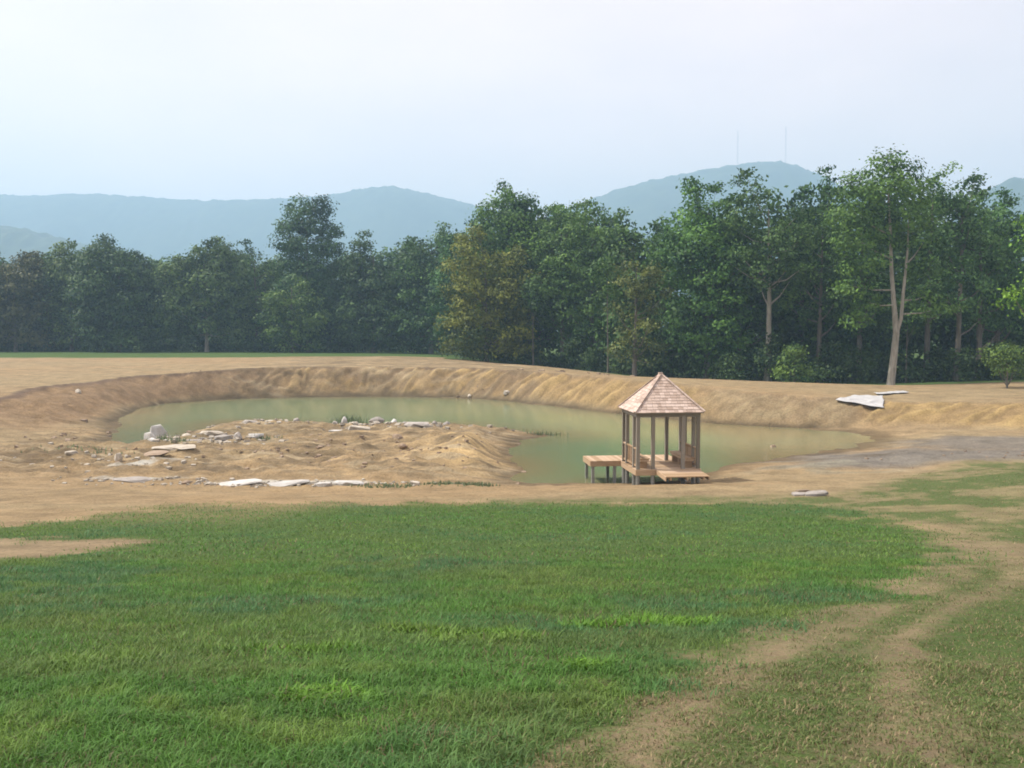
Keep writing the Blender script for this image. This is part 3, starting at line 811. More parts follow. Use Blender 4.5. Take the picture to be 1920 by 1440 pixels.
# bright maple that enters the frame on the right, and bushes
front("maple_tree", "bright green maple cut off by the right edge of the photo", 1948, 70, 385, 150, 'full', .34, 34, (1.55, 1.65, .7), .28, 10)
front("bush", "pale olive bush alone at the foot of the wood, below the bare stem", 1490, 88, 645, 58, 'cone', .02, 35, (1.45, 1.3, 1.1), .26, 12, cat='bush', nl=12)
front("sapling", "small yellow-green sapling with a short dark stem near the right edge", 1890, 74, 645, 72, 'round', .3, 36, (1.1, 1.0, .8), .24, 12, cat='tree', nl=10, openness=.2)

# the depth of the wood behind the front trees, one mass
def wood_mass(name, spots, seed, leaf, dens, label, color):
    rn = random.Random(seed); all_l = []
    for (px, d, ytop, wpx) in spots:
        x = at_px(px, d); zb = tz(x, d); h = 6.6 + (612 - ytop) / 1844. * d - zb; w = wpx / 1844. * d
        for lb in lobes_for(h, w, h * .04, 'full', rn.randint(0, 9999), int(max(8, h * w * .11))):
            all_l.append((lb[0] + x, lb[1] + d, lb[2] + zb, lb[3] * 1.15, lb[4] * 1.15))
    groups = [all_l[i:i + 60] for i in range(0, len(all_l), 60)]
    vs_, ts = [], []
    for k, g in enumerate(groups):
        me = crown_mesh("tmp", g, seed + k, leaf, dens, openness=.05)
        co = np.empty(len(me.vertices) * 3, np.float32); me.vertices.foreach_get("co", co)
        cc = np.empty(len(me.vertices) * 4, np.float32); me.color_attributes["tint"].data.foreach_get("color", cc)
        vs_.append(co.reshape(-1, 3)); ts.append(cc.reshape(-1, 4)[:, :3]); bpy.data.meshes.remove(me)
    V = np.concatenate(vs_); T = np.concatenate(ts)
    me = mesh_np(name, V, np.arange(len(V)).reshape(-1, 4), 4); vcol(me, "tint", T)
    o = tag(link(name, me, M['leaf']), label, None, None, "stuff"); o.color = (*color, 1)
    return o
rn = random.Random(5)
LOW = [(1400 + 55 * k, 103 + 3 * (k % 2), 470 + 25 * (k % 3), 110) for k in range(10)]
sp = [(px + rn.uniform(-15, 15), 172 + rn.uniform(-5, 8), np.interp(px, [0, 100, 200, 300, 400, 500, 650, 800, 900], [480, 470, 462, 478, 462, 470, 468, 440, 420]) + rn.uniform(0, 14), 120) for px in range(-430, 900, 64)]
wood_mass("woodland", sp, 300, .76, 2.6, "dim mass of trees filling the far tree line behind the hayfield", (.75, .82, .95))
sp = []
for px in range(940, 2120, 62):
    top = np.interp(px, [940, 1010, 1120, 1200, 1290, 1400, 1500, 1600, 1700, 1800, 1900, 2120], [385, 356, 382, 405, 362, 340, 330, 328, 318, 332, 372, 390])
    sp.append((px + rn.uniform(-14, 14), 128 + rn.uniform(-6, 8) - 22 * (px > 1150), top + rn.uniform(0, 22), 125))
sp += LOW
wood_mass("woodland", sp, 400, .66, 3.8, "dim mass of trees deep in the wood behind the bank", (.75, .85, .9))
# shrubs and saplings along the foot of the wood
sp = [(px + rn.uniform(-12, 12), 158 + rn.uniform(-3, 5), rn.uniform(618, 645), 64) for px in range(-420, 860, 50)]
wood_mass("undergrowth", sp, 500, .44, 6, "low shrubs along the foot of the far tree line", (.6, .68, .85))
sp = []
for px in range(880, 2080, 40):
    d = np.interp(px, [880, 960, 1100, 1250, 1400, 1700, 2080], [119, 118, 108, 98, 93, 92, 92]) + rn.uniform(-1, 5)
    sp.append((px + rn.uniform(-12, 12), d, rn.uniform(630, 690), 60))
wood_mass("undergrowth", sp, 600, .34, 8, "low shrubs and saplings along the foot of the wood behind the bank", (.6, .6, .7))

# slim trunks that catch the light inside the wood
for k, (px, d, yt) in enumerate([(1140, 103, 480), (1000, 112, 520), (1700, 92, 560)]):
    x = at_px(px, d); zb = tz(x, d); h = 6.6 + (612 - yt) / 1844. * d - zb
    lab = ["slim pale stem inside the wood left of the gazebo roof", "thin grey stem beside the yellowish olive tree", "thin stem just right of the tall pale-trunked tree"][k]
    r_ = empty("slender_tree", (x, d, zb)); tag(r_, lab, "tree")
    lb = lobes_for(h, 3.2, h * .62, 'oval', 700 + k, 9)
    trunk_mb(h, .10, lb, k + 3).build("trunk", M['bark'], r_)
    c = link("crown", crown_mesh("crown", lb, 710 + k, .33, 9), M['leaf'], r_); c.color = (.95, 1, .9, 1)

# ------------------------------------------------------------------ gazebo
GZ = empty("gazebo", (6.05, 40.0, 0.0), R(6.5))
tag(GZ, "small square gazebo of new cedar on posts at the pond's edge", "gazebo")
DK = .95                                    # deck height above the water
HP = 1.22                                   # half the post square
def gz(mb, name, mat, parent=None): return mb.build(name, M[mat], parent or GZ)
EAVE, APEX, HR = DK + 2.27, DK + 3.70, 1.40
# posts and the piles below them
fr = [-1, -.5, .5, 1]
spots = [(a * HP, -HP) for a in fr] + [(a * HP, HP) for a in fr] + [(-HP, -.5 * HP), (-HP, .5 * HP), (HP, -.5 * HP), (HP, .5 * HP)]
pm = MB().box((0, 0, (EAVE - .16 + DK) / 2), (.135, .135, EAVE - .16 - DK)).mesh("post")
pl = MB().tube([(0, 0, -1.2), (0, 0, DK - .2)], [.085, .085], 10).mesh("pile")
for x, y in spots:
    o = link("post", pm, M['post'], GZ); o.location = (x, y, 0)
    o = link("pile", pl, M['pile'], GZ); o.location = (x, y, 0)
# header beams and rim joists
for y in (-HP, HP):
    mb = MB().box((0, y, EAVE - .10), (2 * HP + .16, .11, .20)); gz(mb, "header_beam", 'post')
    mb = MB().box((0, y * 1.065, DK - .135), (2 * HP + .20, .05, .20)); gz(mb, "rim_joist", 'cedar')
for x in (-HP, HP):
    mb = MB().box((x, 0, EAVE - .104), (.11, 2 * HP - .12, .19)); gz(mb, "header_beam", 'post')
    mb = MB().box((x * 1.065, 0, DK - .138), (.05, 2 * HP + .10, .20)); gz(mb, "rim_joist", 'cedar')
# floor planks
floor = MB().box((0, 0, DK - .10), (2 * HP - .3, .10, .10)).box((0, .8, DK - .1), (2 * HP - .3, .1, .1)).box((0, -.8, DK - .1), (2 * HP - .3, .1, .1)).build("floor_frame", M['post'], GZ)
npl = 18; pw = 2.66 / npl
plk = MB().box((0, 0, 0), (2.66, pw - .008, .035)).mesh("plank")
for k in range(npl):
    o = link("plank", plk, M['cedar'], floor); o.location = (0, -1.33 + pw * (k + .5), DK - .018)
# entry platform sloping to the bank
ent = MB()
for x in (-.30, .35, 1.0):
    ent.beam((x, -1.36, DK - .10), (x, -2.74, DK - .17), .06, .12)
entry = ent.build("entry_ramp", M['cedar'], GZ)
plk2 = MB().box((0, 0, 0), (1.66, .132, .035)).mesh("plank")
for k in range(10):
    y = -1.42 - k * .14
    o = link("plank", plk2, M['cedar'], entry); o.location = (.35, y, DK - .02 - .07 * (k / 9.)); o.rotation_euler = (R(2.9), 0, 0)
for x in (-.50, 1.20):
    MB().beam((x, -1.36, DK - .09), (x, -2.78, DK - .16), .04, .16).build("stringer", M['cedar'], entry)
# railings on the two sides and beside the openings
def railing(a, b):
    a = Vector((*a, 0)); b = Vector((*b, 0)); d = b - a; L = d.length
    up_ = Vector((0, 0, 1))
    r_ = MB().beam(a + up_ * (DK + .80), b + up_ * (DK + .80), .10, .045).build("railing", M['cedar'], GZ)
    MB().beam(a + up_ * (DK + .12), b + up_ * (DK + .12), .045, .07).build("bottom_rail", M['cedar'], r_)
    n = max(2, int(L / .13))
    bm_ = MB().box((0, 0, DK + .465), (.035, .035, .62)).mesh("baluster")
    for k in range(1, n):
        o = link("baluster", bm_, M['cedar'], r_); o.location = a + d * (k / n)
for sx in (-HP, HP):
    for y0, y1 in ((-HP, -.5 * HP), (-.5 * HP, .5 * HP), (.5 * HP, HP)):
        railing((sx, y0 + .07), (sx, y1 - .07))
# benches inside, along both sides
for sx in (-1, 1):
    b = MB().box((sx * .92, 0, DK + .33), (.34, 2.2, .09)).build("bench", M['cedar'], GZ)
    for k in range(3):
        MB().box((sx * (.78 + .14 * k), 0, DK + .40), (.125, 2.3, .04)).build("seat_board", M['cedar'], b)
    for y in (-.9, 0, .9):
        MB().box((sx * .92, y, DK + .145), (.3, .08, .29)).build("bench_leg", M['cedar'], b)
# roof: sheathing, fascia and courses of shingles
sh = MB(); t0 = .05
sh.v = [(-HR, -HR, EAVE), (HR, -HR, EAVE), (HR, HR, EAVE), (-HR, HR, EAVE), (0, 0, APEX), (-HR, -HR, EAVE - t0), (HR, -HR, EAVE - t0), (HR, HR, EAVE - t0), (-HR, HR, EAVE - t0), (0, 0, APEX - t0 - .04)]
sh.f = [(0, 1, 4), (1, 2, 4), (2, 3, 4), (3, 0, 4), (6, 5, 9), (7, 6, 9), (8, 7, 9), (5, 8, 9), (0, 5, 6, 1), (1, 6, 7, 2), (2, 7, 8, 3), (3, 8, 5, 0)]
roof = sh.build("roof", M['post'], GZ)
rise = APEX - EAVE; slope = math.atan2(rise, HR); SL = math.hypot(rise, HR)
expo = .152; nc_ = int(SL / expo)
smesh = MB()
smesh.v = [(-.5, 0, .002), (.5, 0, .002), (.5, 1, .002), (-.5, 1, .002), (-.5, 0, .024), (.5, 0, .024), (.5, 1, .006), (-.5, 1, .006)]
smesh.f = [(0, 3, 2, 1), (4, 5, 6, 7), (0, 1, 5, 4), (1, 2, 6, 5), (2, 3, 7, 6), (3, 0, 4, 7)]
sm_ = smesh.mesh("shingle")
rn = random.Random(77); ns_ = 0
rest = MB()
for face in range(4):
    Rz = Matrix.Rotation(face * math.pi / 2, 4, 'Z')
    B = Rz @ Matrix.Translation((0, -HR, EAVE)) @ Matrix.Rotation(slope, 4, 'X')
    for c_ in range(nc_):
        s0 = c_ * expo - .03
        half = HR * (1 - max(0, s0 + expo * .55) / SL) + (.03 if c_ == 0 else 0)
        x = -half
        while x < half - .02:
            w_ = min(rn.uniform(.13, .25), half - x)
            if half - (x + w_) < .06: w_ = half - x
            loc = Matrix.Translation((x + w_ / 2, s0 + rn.uniform(-.008, .008), .004 + .004 * rn.random())) @ Matrix.Diagonal((w_ - .008, expo * 1.25, 1, 1))
            if face in (0, 3):
                o = link("shingle", sm_, M['shingle'], roof); o.matrix_local = B @ loc; ns_ += 1
            else:
                bq = len(rest.v)
                rest.v += [tuple((B @ loc) @ Vector(v)) for v in smesh.v]
                rest.f += [tuple(bq + i for i in f) for f in smesh.f]
            x += w_
tag(rest.build("shingle_courses", M['shingle'], roof), kind="stuff")
for face in range(4):
    a = Matrix.Rotation(face * math.pi / 2, 3, 'Z') @ Vector((-HR - .02, -HR - .02, EAVE + .03)); b = Vector((0, 0, APEX + .05))
    n_ = 9
    for k in range(n_):
        p = a.lerp(b, k / n_); q = a.lerp(b, (k + 1.12) / n_)
        MB().beam(p, q, .13, .03).build("hip_cap", M['shingle'], roof)
MB().box((0, 0, APEX + .05), (.16, .16, .06)).build("peak_cap", M['shingle'], roof)

# ------------------------------------------------------------------ dock behind the gazebo
DKO = empty("dock", (6.05, 40.0, 0.0), R(6.5))
tag(DKO, "low new-timber dock on posts in the water beside the gazebo", "dock")
U0, U1, V0, V1 = -2.62, 1.20, 1.36, 3.05
frm = MB().box(((U0 + U1) / 2, V0 + .03, DK - .135), (U1 - U0, .05, .19)).box(((U0 + U1) / 2, V1 - .03, DK - .135), (U1 - U0, .05, .19))
frm.box((U0 + .025, (V0 + V1) / 2, DK - .137), (.05, V1 - V0 - .12, .19)).box((U1 - .025, (V0 + V1) / 2, DK - .137), (.05, V1 - V0 - .12, .19))
frame = frm.build("dock_frame", M['cedar'], DKO)
nd = 28; dw = (U1 - U0) / nd
dm = MB().box((0, 0, 0), (dw - .008, V1 - V0 + .04, .035)).mesh("plank")
for k in range(nd):
    o = link("plank", dm, M['cedar'], frame); o.location = (U0 + dw * (k + .5), (V0 + V1) / 2, DK - .018)
lm = MB().box((0, 0, (DK - 1.4 - .05) / 2), (.12, .12, DK + 1.4 - .05)).mesh("leg")
for u in (U0 + .14, -1.55, -.3, U1 - .14):
    for v in (V0 + .16, V1 - .14):
        if u > -1.3 and v < 2: continue
        o = link("leg", lm, M['pile'], DKO); o.location = (u, v, 0)

# ------------------------------------------------------------------ rocks
def rock_mesh(seed, flat=False):
    rn = random.Random(seed); bm = bmesh.new()
    for k in range(26 if not flat else 22):
        v = Vector((rn.gauss(0, 1), rn.gauss(0, 1), rn.gauss(0, 1))).normalized()
        if flat: v.z = max(-.8, min(.8, v.z * 2.2))
        v *= rn.uniform(.82, 1.0)
        bm.verts.new(v * .5)
    r_ = bmesh.ops.convex_hull(bm, input=bm.verts)
    dead = {e for e in r_['geom_interior'] + r_['geom_unused'] if isinstance(e, bmesh.types.BMVert)}
    for v in dead:
        if v.is_valid: bm.verts.remove(v)
    bmesh.ops.bevel(bm, geom=list(bm.edges), offset=.02, segments=1, affect='EDGES')
    me = bpy.data.meshes.new("rock"); bm.to_mesh(me); bm.free(); return me
ROUND = [rock_mesh(900 + k) for k in range(7)]; FLAT = [rock_mesh(950 + k, True) for k in range(7)]
LAB = {
 'A': ("big white limestone boulder standing at the water's edge of the spit", None), 'B': ("smaller white boulder leaning beside the big white one", None),
 'C': ("small white block lying below the white boulders", "small white blocks below the boulders"),
 'D': ("grey block in the stone ledge right of the white boulders", "blocks of the stone ledge by the white boulders"),
 'E': ("long pale slab topping the ledge right of the white boulders", None), 'F': ("dark lumpy stone near the end of the ledge of slabs", None),
 'G': ("white stone ending the ledge of slabs toward the middle of the spit", None),
 'H': ("longest thin pale slab on the bare mud below the white boulders", None), 'I': ("thin brown slab lowest of the three slabs below the white boulders", None),
 'J': ("thin pale slab between the longest slab and the brown one", None), 'K': ("upright tan boulder alone at the left end of the spit", None),
 'L': ("flat pale stone left of the upright tan boulder, farthest out", None), 'M': ("small pale stone just left of the upright tan boulder", None),
 'N': ("grey stone along the far waterline of the spit, left half", "stones along the far waterline of the spit"),
 'O': ("upright whitish stone at the far waterline near the green weed", None), 'P': ("small grey stone in the row behind the long slabs", "small stones in the far row"),
 'Q': ("white curved slab lying left of the long pale slab on the spit", None), 'R': ("long pale slab at the middle of the far stone row", None),
 'S': ("lumpy lilac-grey boulder behind the long pale slab", None), 'T': ("bright white stone in the far row right of the lilac-grey boulder", None),
 'U': ("long narrow dark grey slab toward the right end of the far row", None), 'V': ("grey boulder of the pair ending the far row", "pair of boulders ending the far row"),
 'W': ("low white limestone slab in the white strip along the near bank", "white slabs along the near bank"), 'X': ("dark reddish-brown stone left of the white strip on the near bank", None),
 'Y': ("thin lilac-grey slab on the near bank, left of the brown stone", None), 'Z': ("pale stone between the green weeds on the near bank", None),
 'AA': ("brown clod of spoil in the middle of the bare spit", "brown clods on the spit"), 'AB': ("small brown clod on the spit toward the near bank", None)}
ROCKS = [(-19.8,54.79,1.07,.95,'white_rock','A'),(-19.71,53.24,.75,.58,'white_rock','B'),(-18.88,51.31,.5,.25,'white_rock','C'),(-18.29,51.78,.62,.28,'white_rock','C'),
(-18.04,54.27,.59,.26,'pale_rock','D'),(-16.71,54.27,1.53,.29,'pale_rock','E'),(-17.11,52.5,1.42,.26,'grey_rock','D'),(-15.46,52.5,1.14,.28,'grey_rock','D'),
(-14.78,52.75,.74,.43,'grey_rock','F'),(-13.93,53.24,.92,.26,'white_rock','G'),(-16.91,48.45,2.21,.16,'pale_rock','H'),(-16.86,46.46,1.66,.15,'brown_rock','I'),
(-15.85,47.24,1.33,.13,'pale_rock','J'),(-17.9,44.45,.39,.43,'pale_rock','K'),(-20.66,45.9,.7,.17,'pale_rock','L'),(-19.32,45.16,.29,.22,'pale_rock','M'),
(-17.69,61.98,.54,.27,'grey_rock','N'),(-16.72,62.67,1.36,.27,'grey_rock','N'),(-15.46,63.37,1.31,.21,'pale_rock','N'),(-13.71,62.33,.47,.3,'grey_rock','N'),
(-10.66,62.33,.54,.61,'white_rock','O'),(-10.97,60.66,.79,.3,'grey_rock','P'),(-10.24,57.29,1.18,.25,'white_rock','Q'),(-8.82,57,1.61,.34,'pale_rock','R'),
(-9.69,60.34,.59,.23,'pale_rock','P'),(-8.48,61.31,1.06,.4,'grey_rock','S'),(-7.53,62.33,.68,.37,'white_rock','T'),(-6.89,62.67,.68,.24,'grey_rock','P'),
(-5.79,59.08,1.73,.26,'grey_rock','U'),(-4.84,61.31,.6,.4,'grey_rock','V'),(-4.07,61.31,.6,.4,'grey_rock','V'),(-10.74,38.39,1.92,.17,'white_rock','W'),
(-8.78,38.26,1.74,.21,'white_rock','W'),(-7.35,38,.82,.19,'white_rock','W'),(-6.46,38.39,1.37,.19,'white_rock','W'),(-12.84,38.39,.42,.17,'brown_rock','X'),
(-15.31,39.47,1.88,.11,'grey_rock','Y'),(-3.75,38.13,.5,.17,'pale_rock','Z'),(-5.96,50.85,.72,.33,'brown_rock','AA'),(-5.46,48.87,.53,.21,'brown_rock','AA'),(-6.46,45.52,.44,.15,'brown_rock','AB')]
rn = random.Random(31)
def m_flat(label): return 'strip on the near bank' in label
def rock(x, y, w, h, mat, label, group=None, cat="rock", name="rock", rz=None):
    flat = h < w * .35
    src = (FLAT if flat else ROUND)[rn.randrange(7)]
    me = src.copy(); o = link(name, me, M[mat])
    sz = h * (1.15 if m_flat(label) else 1.5)
    o.scale = (w * 1.08, max(w * rn.uniform(.5, .75), min(.5, w)), sz)
    o.location = (x, y, tz(x, y) + sz * .22)
    o.rotation_euler = (R(rn.uniform(-5, 5)), R(rn.uniform(-5, 5)), R(rn.uniform(-14, 14) if flat else rn.uniform(0, 360)) if rz is None else rz)
    return tag(o, label, cat, group)
LABN = {
 'C': ["small white block left of its twin below the white boulders", "small white block right of its twin below the white boulders"],
 'D': ["small grey-buff block starting the ledge just right of the white boulders", "long grey slab in front of the long pale slab of the ledge", "grey slab in front of the dark lumpy stone of the ledge"],
 'N': ["first grey stone from the left on the far waterline of the spit", "long grey slab on the far waterline of the spit", "long pale slab on the far waterline of the spit, right of the grey one", "lone grey stone right of the slabs on the far waterline"],
 'P': ["flat grey stone in front of the upright whitish stone", "small pale stone just behind the long pale slab", "small grey stone just right of the bright white stone"],
 'V': ["left boulder of the grey pair ending the far stone row", "right boulder of the grey pair ending the far stone row"],
 'W': ["white slab at the left end of the white strip on the near bank", "widest white slab, second in the white strip on the near bank", "smallest white slab, third in the white strip on the near bank", "white slab at the right end of the white strip on the near bank"],
 'AA': ["bigger brown clod of spoil in the middle of the bare spit", "smaller brown clod in front of the bigger one on the spit"]}
seen_ = {}
for x, y, w, h, m_, k in ROCKS:
    if k in LABN:
        i_ = seen_.get(k, 0); seen_[k] = i_ + 1
        rock(x, y, w, h, m_, LABN[k][i_], LAB[k][1]); continue
    rock(x, y, w, h, m_, *LAB[k])
rock(-.5, 87.5, .75, .35, 'pale_rock', "pale flat stone at the far waterline, larger of two")
rock(-3.9, 90.0, .4, .3, 'pale_rock', "small pale stone at the far waterline, smaller of two")
rock(-33.4, 75.5, .75, .35, 'pale_rock', "pale slab lying on the brown bank slope at the far left")
rock(14.3, 53.6, .35, .25, 'brown_rock', "dark small stone poking out of the shallow water right of the gazebo")

# rubble too small to pick apart
rb = MB(); rn = random.Random(44)
def rubble(cx, cy, sx, sy, n, s0, s1):
    for k in range(n):
        x, y = rn.gauss(cx, sx), rn.gauss(cy, sy); s = rn.uniform(s0, s1)
        zz = tz(x, y)
        if zz < -.05: continue
        Mx = Matrix.Rotation(rn.uniform(0, 6.3), 3, 'Z') @ Matrix.Rotation(rn.uniform(-.5, .5), 3, 'X')
        rb.box((x, y, zz + s * .12), (s * rn.uniform(.8, 1.5), s, s * rn.uniform(.4, .8)), Mx)
rubble(-16.5, 52.8, 2.3, .9, 150, .07, .24); rubble(-18.8, 53, .8, 1.0, 50, .08, .25); rubble(-8, 60.3, 3.0, 1.3, 150, .08, .28)
rubble(-16, 62.6, 2.0, .7, 60, .08, .22); rubble(-9, 38.5, 3.0, .30, 300, .04, .13); rubble(-17.5, 44.5, 2.5, 1.2, 60, .06, .2); rubble(-15.3, 39.6, 1.6, .3, 50, .05, .15)
tag(rb.build("rubble", M['pale_rock']), "pale broken stone scattered along the spit and the near bank", None, None, "stuff")
rb = MB()
rubble(-7, 47.5, 5, 2.8, 160, .05, .17); rubble(24, 45.5, 4, 1.2, 60, .04, .12); rubble(-22, 55, 2.5, 4, 60, .08, .25); rubble(0, 90, 12, .5, 40, .1, .3)
tag(rb.build("rubble", M['brown_rock']), "brown clods and stones strewn over the bare mud and shale", None, None, "stuff")

# ------------------------------------------------------------------ grey slabs dumped on the near bank
def slab(name, label, x, y, sx, sy, th, rz, tilt, lift, mat):
    bm = bmesh.new(); rn2 = random.Random(int(x * 100))
    ring = [(-.5, -.42), (-.2, -.5), (.3, -.47), (.5, -.3), (.48, .35), (.2, .5), (-.35, .46), (-.5, .2)]
    lo = [bm.verts.new((a * sx + rn2.uniform(-.03, .03), b * sy + rn2.uniform(-.03, .03), 0)) for a, b in ring]
    hi = [bm.verts.new((v.co.x * .97, v.co.y * .97, th * rn2.uniform(.9, 1.1))) for v in lo]
    bm.faces.new(hi); bm.faces.new(lo[::-1])
    for k in range(8): bm.faces.new((lo[k], lo[(k + 1) % 8], hi[(k + 1) % 8], hi[k]))
    bmesh.ops.bevel(bm, geom=list(bm.edges), offset=.012, segments=1, affect='EDGES')
    me = bpy.data.meshes.new(name); bm.to_mesh(me); bm.free()
    o = link(name, me, M[mat]); o.location = (x, y, tz(x, y) + lift); o.rotation_euler = (R(tilt[0]), R(tilt[1]), R(rz))
    return tag(o, label, "slab")
slab("stone_slab", "grey stone slab lying flat on the dirt, left of the tilted one", 9.75, 32.95, .62, .45, .07, 8, (3, 2), .0, 'grey_rock')
slab("stone_slab", "grey stone slab propped up at one end on the near bank", 10.22, 32.7, .72, .5, .09, -10, (5, -7), .04, 'grey_rock')
slab("stone_slab", "thin brownish slab behind the two grey slabs on the near bank", 9.9, 33.3, .5, .3, .14, 15, (-4, 0), .0, 'brown_rock')

# ------------------------------------------------------------------ white sheet on the bank
def sheet(name, label, corners, nu, nv, seed):
    c = [np.array(q, float) for q in corners]; V = []
    for j in range(nv + 1):
        for i in range(nu + 1):
            u, v = i / nu, j / nv
            p = (c[0] * (1 - u) + c[1] * u) * (1 - v) + (c[3] * (1 - u) + c[2] * u) * v
            p = p + np.array([math.sin(v * 9 + seed) * .05, math.sin(u * 11 + seed) * .06])
            V.append(p)
    V = np.array(V); zz = terrain(V[:, 0], V[:, 1])
    A_ = np.column_stack([V, np.ones(len(V))]); pl_ = A_ @ np.linalg.lstsq(A_, zz, rcond=None)[0]
    zz = np.maximum(zz, pl_ + .03)
    zz = zz + .03 + .05 * fbm(V[:, 0] * 1.6, V[:, 1] * 1.6, seed, 3) + .02 * np.abs(np.sin(V[:, 0] * 3.1 + V[:, 1] * 2.3))
    i = np.arange(len(V)).reshape(nv + 1, nu + 1)
    q = np.stack([i[:-1, :-1], i[:-1, 1:], i[1:, 1:], i[1:, :-1]], -1).reshape(-1, 4)
    me = mesh_np(name, np.column_stack([V, zz]), q, 4); smooth(me)
    o = link(name, me, M['tarp'])
    so = o.modifiers.new("thickness", 'SOLIDIFY'); so.thickness = .012
    return tag(o, label, "sheet")
sheet("white_tarp", "crumpled white sheet spread over the edge of the far bank", [(21.4, 64.9), (24.2, 63.7), (25.3, 66.8), (23.3, 66.6)], 34, 26, 3)
sheet("white_tarp", "narrow strip of white sheet on the level ground behind the bigger one", [(25.6, 68.6), (28.4, 70.2), (28.5, 71.4), (25.7, 69.6)], 24, 8, 8)

# ------------------------------------------------------------------ masts on the far hill
for px, top, lab in ((1378, 250, "thinner lattice mast on the distant hill, left one"), (1467, 243, "lattice mast on the distant hill, right one near the summit")):
    x = at_px(px, 1950); zb = 6.6 + (612 - (320 if px < 1400 else 319)) / 1844 * 1950 - 10; ht = 6.6 + (612 - top) / 1844 * 1950 - zb
    rt = empty("radio_mast", (x, 1950, zb)); tag(rt, lab, "mast")
    mb = MB(); w = 1.2
    for a, b in ((-w, -w * .6), (w, -w * .6), (0, w)):
        mb.tube([(a, b, 0), (a, b, ht)], [.11, .11], 5)
    mb.build("legs", M['mast'], rt).name = "leg_frame"
    mb = MB(); k = 0.0
    pts3 = [(-w, -w * .6), (w, -w * .6), (0, w)]
    while k < ht - 2.5:
        for i in range(3):
            a, b = pts3[i], pts3[(i + 1) % 3]
            mb.beam((*a, k), (*b, k + 2.5), .09, .09)
        k += 2.5
    mb.build("bracing", M['mast'], rt)

# ------------------------------------------------------------------ grass
def blades(name, n, seed, ymin, ymax, spread, hgt, wid, label, segs):
    g = np.random.default_rng(seed)
    # area-uniform over a wedge of hillside that reaches beyond the view on both sides
    yy = np.sqrt(g.uniform(ymin ** 2, ymax ** 2, n)); xx = g.uniform(-1, 1, n) * (yy * spread + 1.0)
    lawn_, dry_, clo_ = cover(xx, yy)
    clump = fbm(xx * 5, yy * 5, 91, 2)
    hillside = (1 - sstep(24, 30, yy)) * sstep(-1, 1, xx + 1.5)
    prob = np.clip(np.maximum(np.maximum(lawn_ ** 1.2, dry_), .5 * hillside), 0.012, 1) * (.55 + .9 * clump)
    ok = g.random(n) < prob
    xx, yy, lawn_, dry_, clo_, clump = [q[ok] for q in (xx, yy, lawn_, dry_, clo_, clump)]
    n = len(xx); zz = terrain(xx, yy)
    isl = g.random(n) < lawn_ / (lawn_ + dry_ * .8 + .06)
    bareness = 1 - np.clip(np.maximum(lawn_, dry_) * 1.6, 0, 1)
    n1 = fbm(xx * .55, yy * .55, 93, 3); n2 = fbm(xx * 1.8, yy * 1.8, 95, 3)
    base = np.array([.095, .215, .038]); yel = np.array([.17, .25, .045]); blu = np.array([.075, .18, .062]); straw = np.array([.33, .265, .145]); dgr = np.array([.135, .185, .055])
    col = np.tile(base, (n, 1))
    f = sstep(.45, .7, n1)[:, None]; col = col * (1 - f) + blu * f
    f = sstep(.5, .75, n2)[:, None] * .6; col = col * (1 - f) + yel * f
    f = (clo_ * .9)[:, None]; col = col * (1 - f) + np.array([.14, .285, .03]) * f
    r = g.random(n)
    col = np.where(isl[:, None], col, dgr)
    brown = r < np.where(isl, .02 + .13 * sstep(.52, .72, fbm(xx * .9 + 7, yy * .9, 97, 3)), .34 + .55 * bareness)
    col = np.where(brown[:, None], straw * g.uniform(.5, 1.05, (n, 1)) * np.where(isl, .62, 1.0)[:, None], col)
    f = (sstep(.48, .66, fbm(xx * .35 + 3, yy * .8, 92, 4)) * isl)[:, None] * .55; col = col * (1 - f) + np.array([.15, .215, .05]) * f
    col = col * .92 * g.uniform(.65, 1.35, (n, 1)) * (.78 + .5 * fbm(xx * 2.6, yy * 2.6, 99, 3))[:, None]
    h = hgt * g.uniform(.5, 1.3, n) * np.where(isl, 1, .55 - .25 * bareness) * (.5 + 1.0 * clump) * (1 + clo_ * .2)
    w = wid * g.uniform(.7, 1.3, n) * (1 + clo_ * 1.2)
    a = g.uniform(0, 2 * math.pi, n); lean = g.uniform(.3, 1.5, n) * h
    dx, dy = np.cos(a), np.sin(a)
    sxv = np.stack([-dy, dx, np.zeros(n)], -1) * (w / 2)[:, None]
    P0 = np.stack([xx, yy, zz - .01], -1)
    D = np.stack([dx, dy, np.zeros(n)], -1)
    mid = P0 + D * (lean * .35)[:, None] + np.array([0, 0, 1.]) * (h * .62)[:, None]
    tip = P0 + D * lean[:, None] + np.array([0, 0, 1.]) * (h * np.where(lean > .6 * h, .82, 1.0))[:, None]
    if segs == 2:
        V = np.stack([P0 - sxv, P0 + sxv, mid + sxv * .8, tip, mid - sxv * .8], 1).reshape(-1, 3)
        b = (np.arange(n) * 5)[:, None]
        F = np.concatenate([b + np.array([[0, 1, 2]]), b + np.array([[0, 2, 4]]), b + np.array([[4, 2, 3]])], 0)
        k = 5
    else:
        V = np.stack([P0 - sxv, P0 + sxv, tip], 1).reshape(-1, 3); F = np.arange(3 * n).reshape(-1, 3); k = 3
    me = mesh_np(name, V, F, 3); vcol(me, "tint", np.repeat(col, k, 0))
    return tag(link(name, me, M['blade']), label, None, None, "stuff")
blades("grass", 165000, 1, 2.6, 7.5, .66, .062, .0075, "short green grass nearest the camera", 2)
blades("grass", 230000, 2, 7.5, 16, .62, .06, .013, "short green grass across the middle of the lawn", 1)
blades("grass", 200000, 3, 16, 40, .60, .06, .026, "thin green grass on the lower slope above the bare bank", 1)

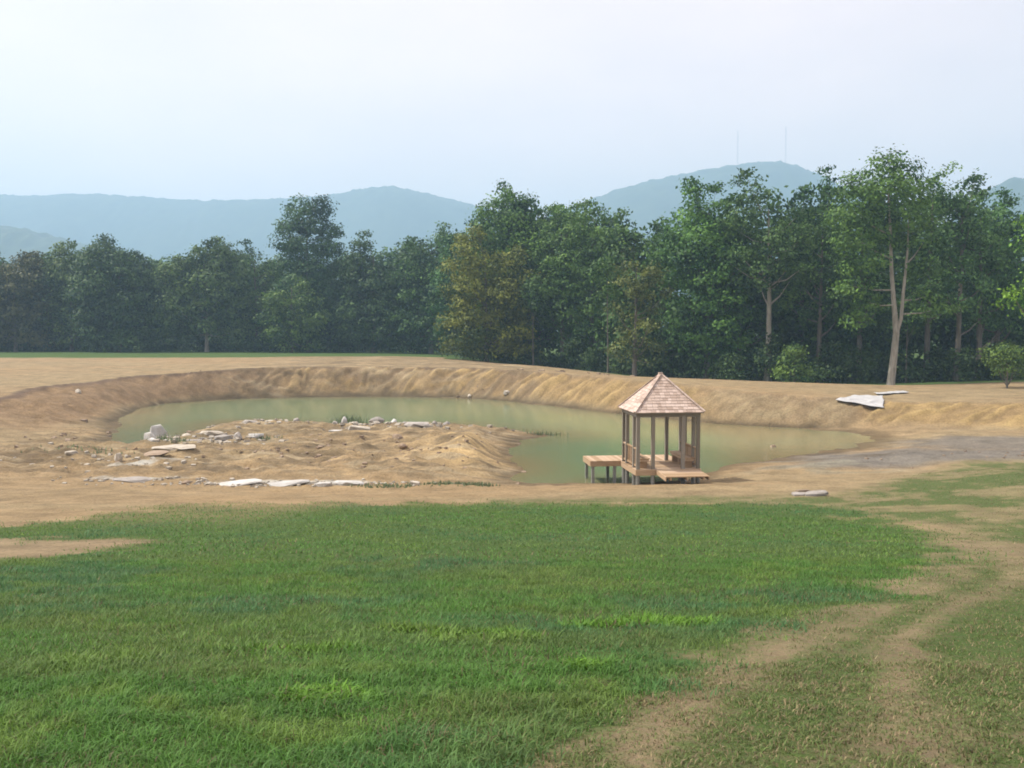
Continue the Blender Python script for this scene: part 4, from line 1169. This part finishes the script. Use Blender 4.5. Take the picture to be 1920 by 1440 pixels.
# weeds at the water
def weeds(spots, label, seed):
    g = random.Random(seed); V = []; F = []; T = []
    for x, y, rad, n, h in spots:
        for k in range(n):
            px, py = g.gauss(x, rad), g.gauss(y, rad * .4); pz = tz(px, py)
            if pz < -.6: continue
            pz = max(pz, -.05)
            a = g.uniform(0, 6.3); w = g.uniform(.02, .05); hh = h * g.uniform(.5, 1.2); l_ = hh * g.uniform(.1, .7); b = len(V)
            V += [(px - math.sin(a) * w, py + math.cos(a) * w, pz), (px + math.sin(a) * w, py - math.cos(a) * w, pz), (px + math.cos(a) * l_, py + math.sin(a) * l_, pz + hh)]
            F.append((b, b + 1, b + 2)); c_ = g.uniform(.7, 1.3); T += [(.17 * c_, .21 * c_, .11 * c_)] * 3
    me = bpy.data.meshes.new("weeds"); me.from_pydata(V, [], F); me.update(); vcol(me, "tint", np.array(T))
    return tag(link("weeds", me, M['blade']), label, None, None, "stuff")
weeds([(-5.2, 37.9, .5, 120, .10), (-4.3, 37.9, .4, 80, .09)], "green weeds right of the white stone strip", 1)
weeds([(-2.9, 38.3, .45, 110, .12), (-2.0, 38.4, .45, 110, .13), (-1.2, 38.4, .35, 110, .15)], "grey-green weeds along the near bank left of the dock", 2)
weeds([(-11.1, 66.6, .45, 200, .7), (-10.6, 65.6, .3, 100, .5)], "green weed clump standing in the water behind the spit", 3)
weeds([(-19.2, 53.2, .4, 80, .3), (-13.5, 53.2, .5, 80, .25), (-17.8, 51.6, .5, 60, .25), (-21, 48, 1.2, 120, .2), (2.1, 59.4, .6, 90, .3)], "sparse weeds among the stones of the spit", 4)

# ------------------------------------------------------------------ summer haze
hz = MB().box((0, 1000, 171), (5260, 3440, 348)).mesh("haze")
hm = bpy.data.materials.new("haze_air"); hm.use_nodes = True
hn, hl = hm.node_tree.nodes, hm.node_tree.links
hn.remove(hn["Principled BSDF"])
pv = hn.new("ShaderNodeVolumePrincipled")
pv.inputs["Color"].default_value = (.48, .73, 1.0, 1)
pv.inputs["Density"].default_value = .00060
pv.inputs["Anisotropy"].default_value = .2
hl.new(pv.outputs[0], hn["Material Output"].inputs["Volume"])
tag(link("haze", hz, hm), kind="stuff")
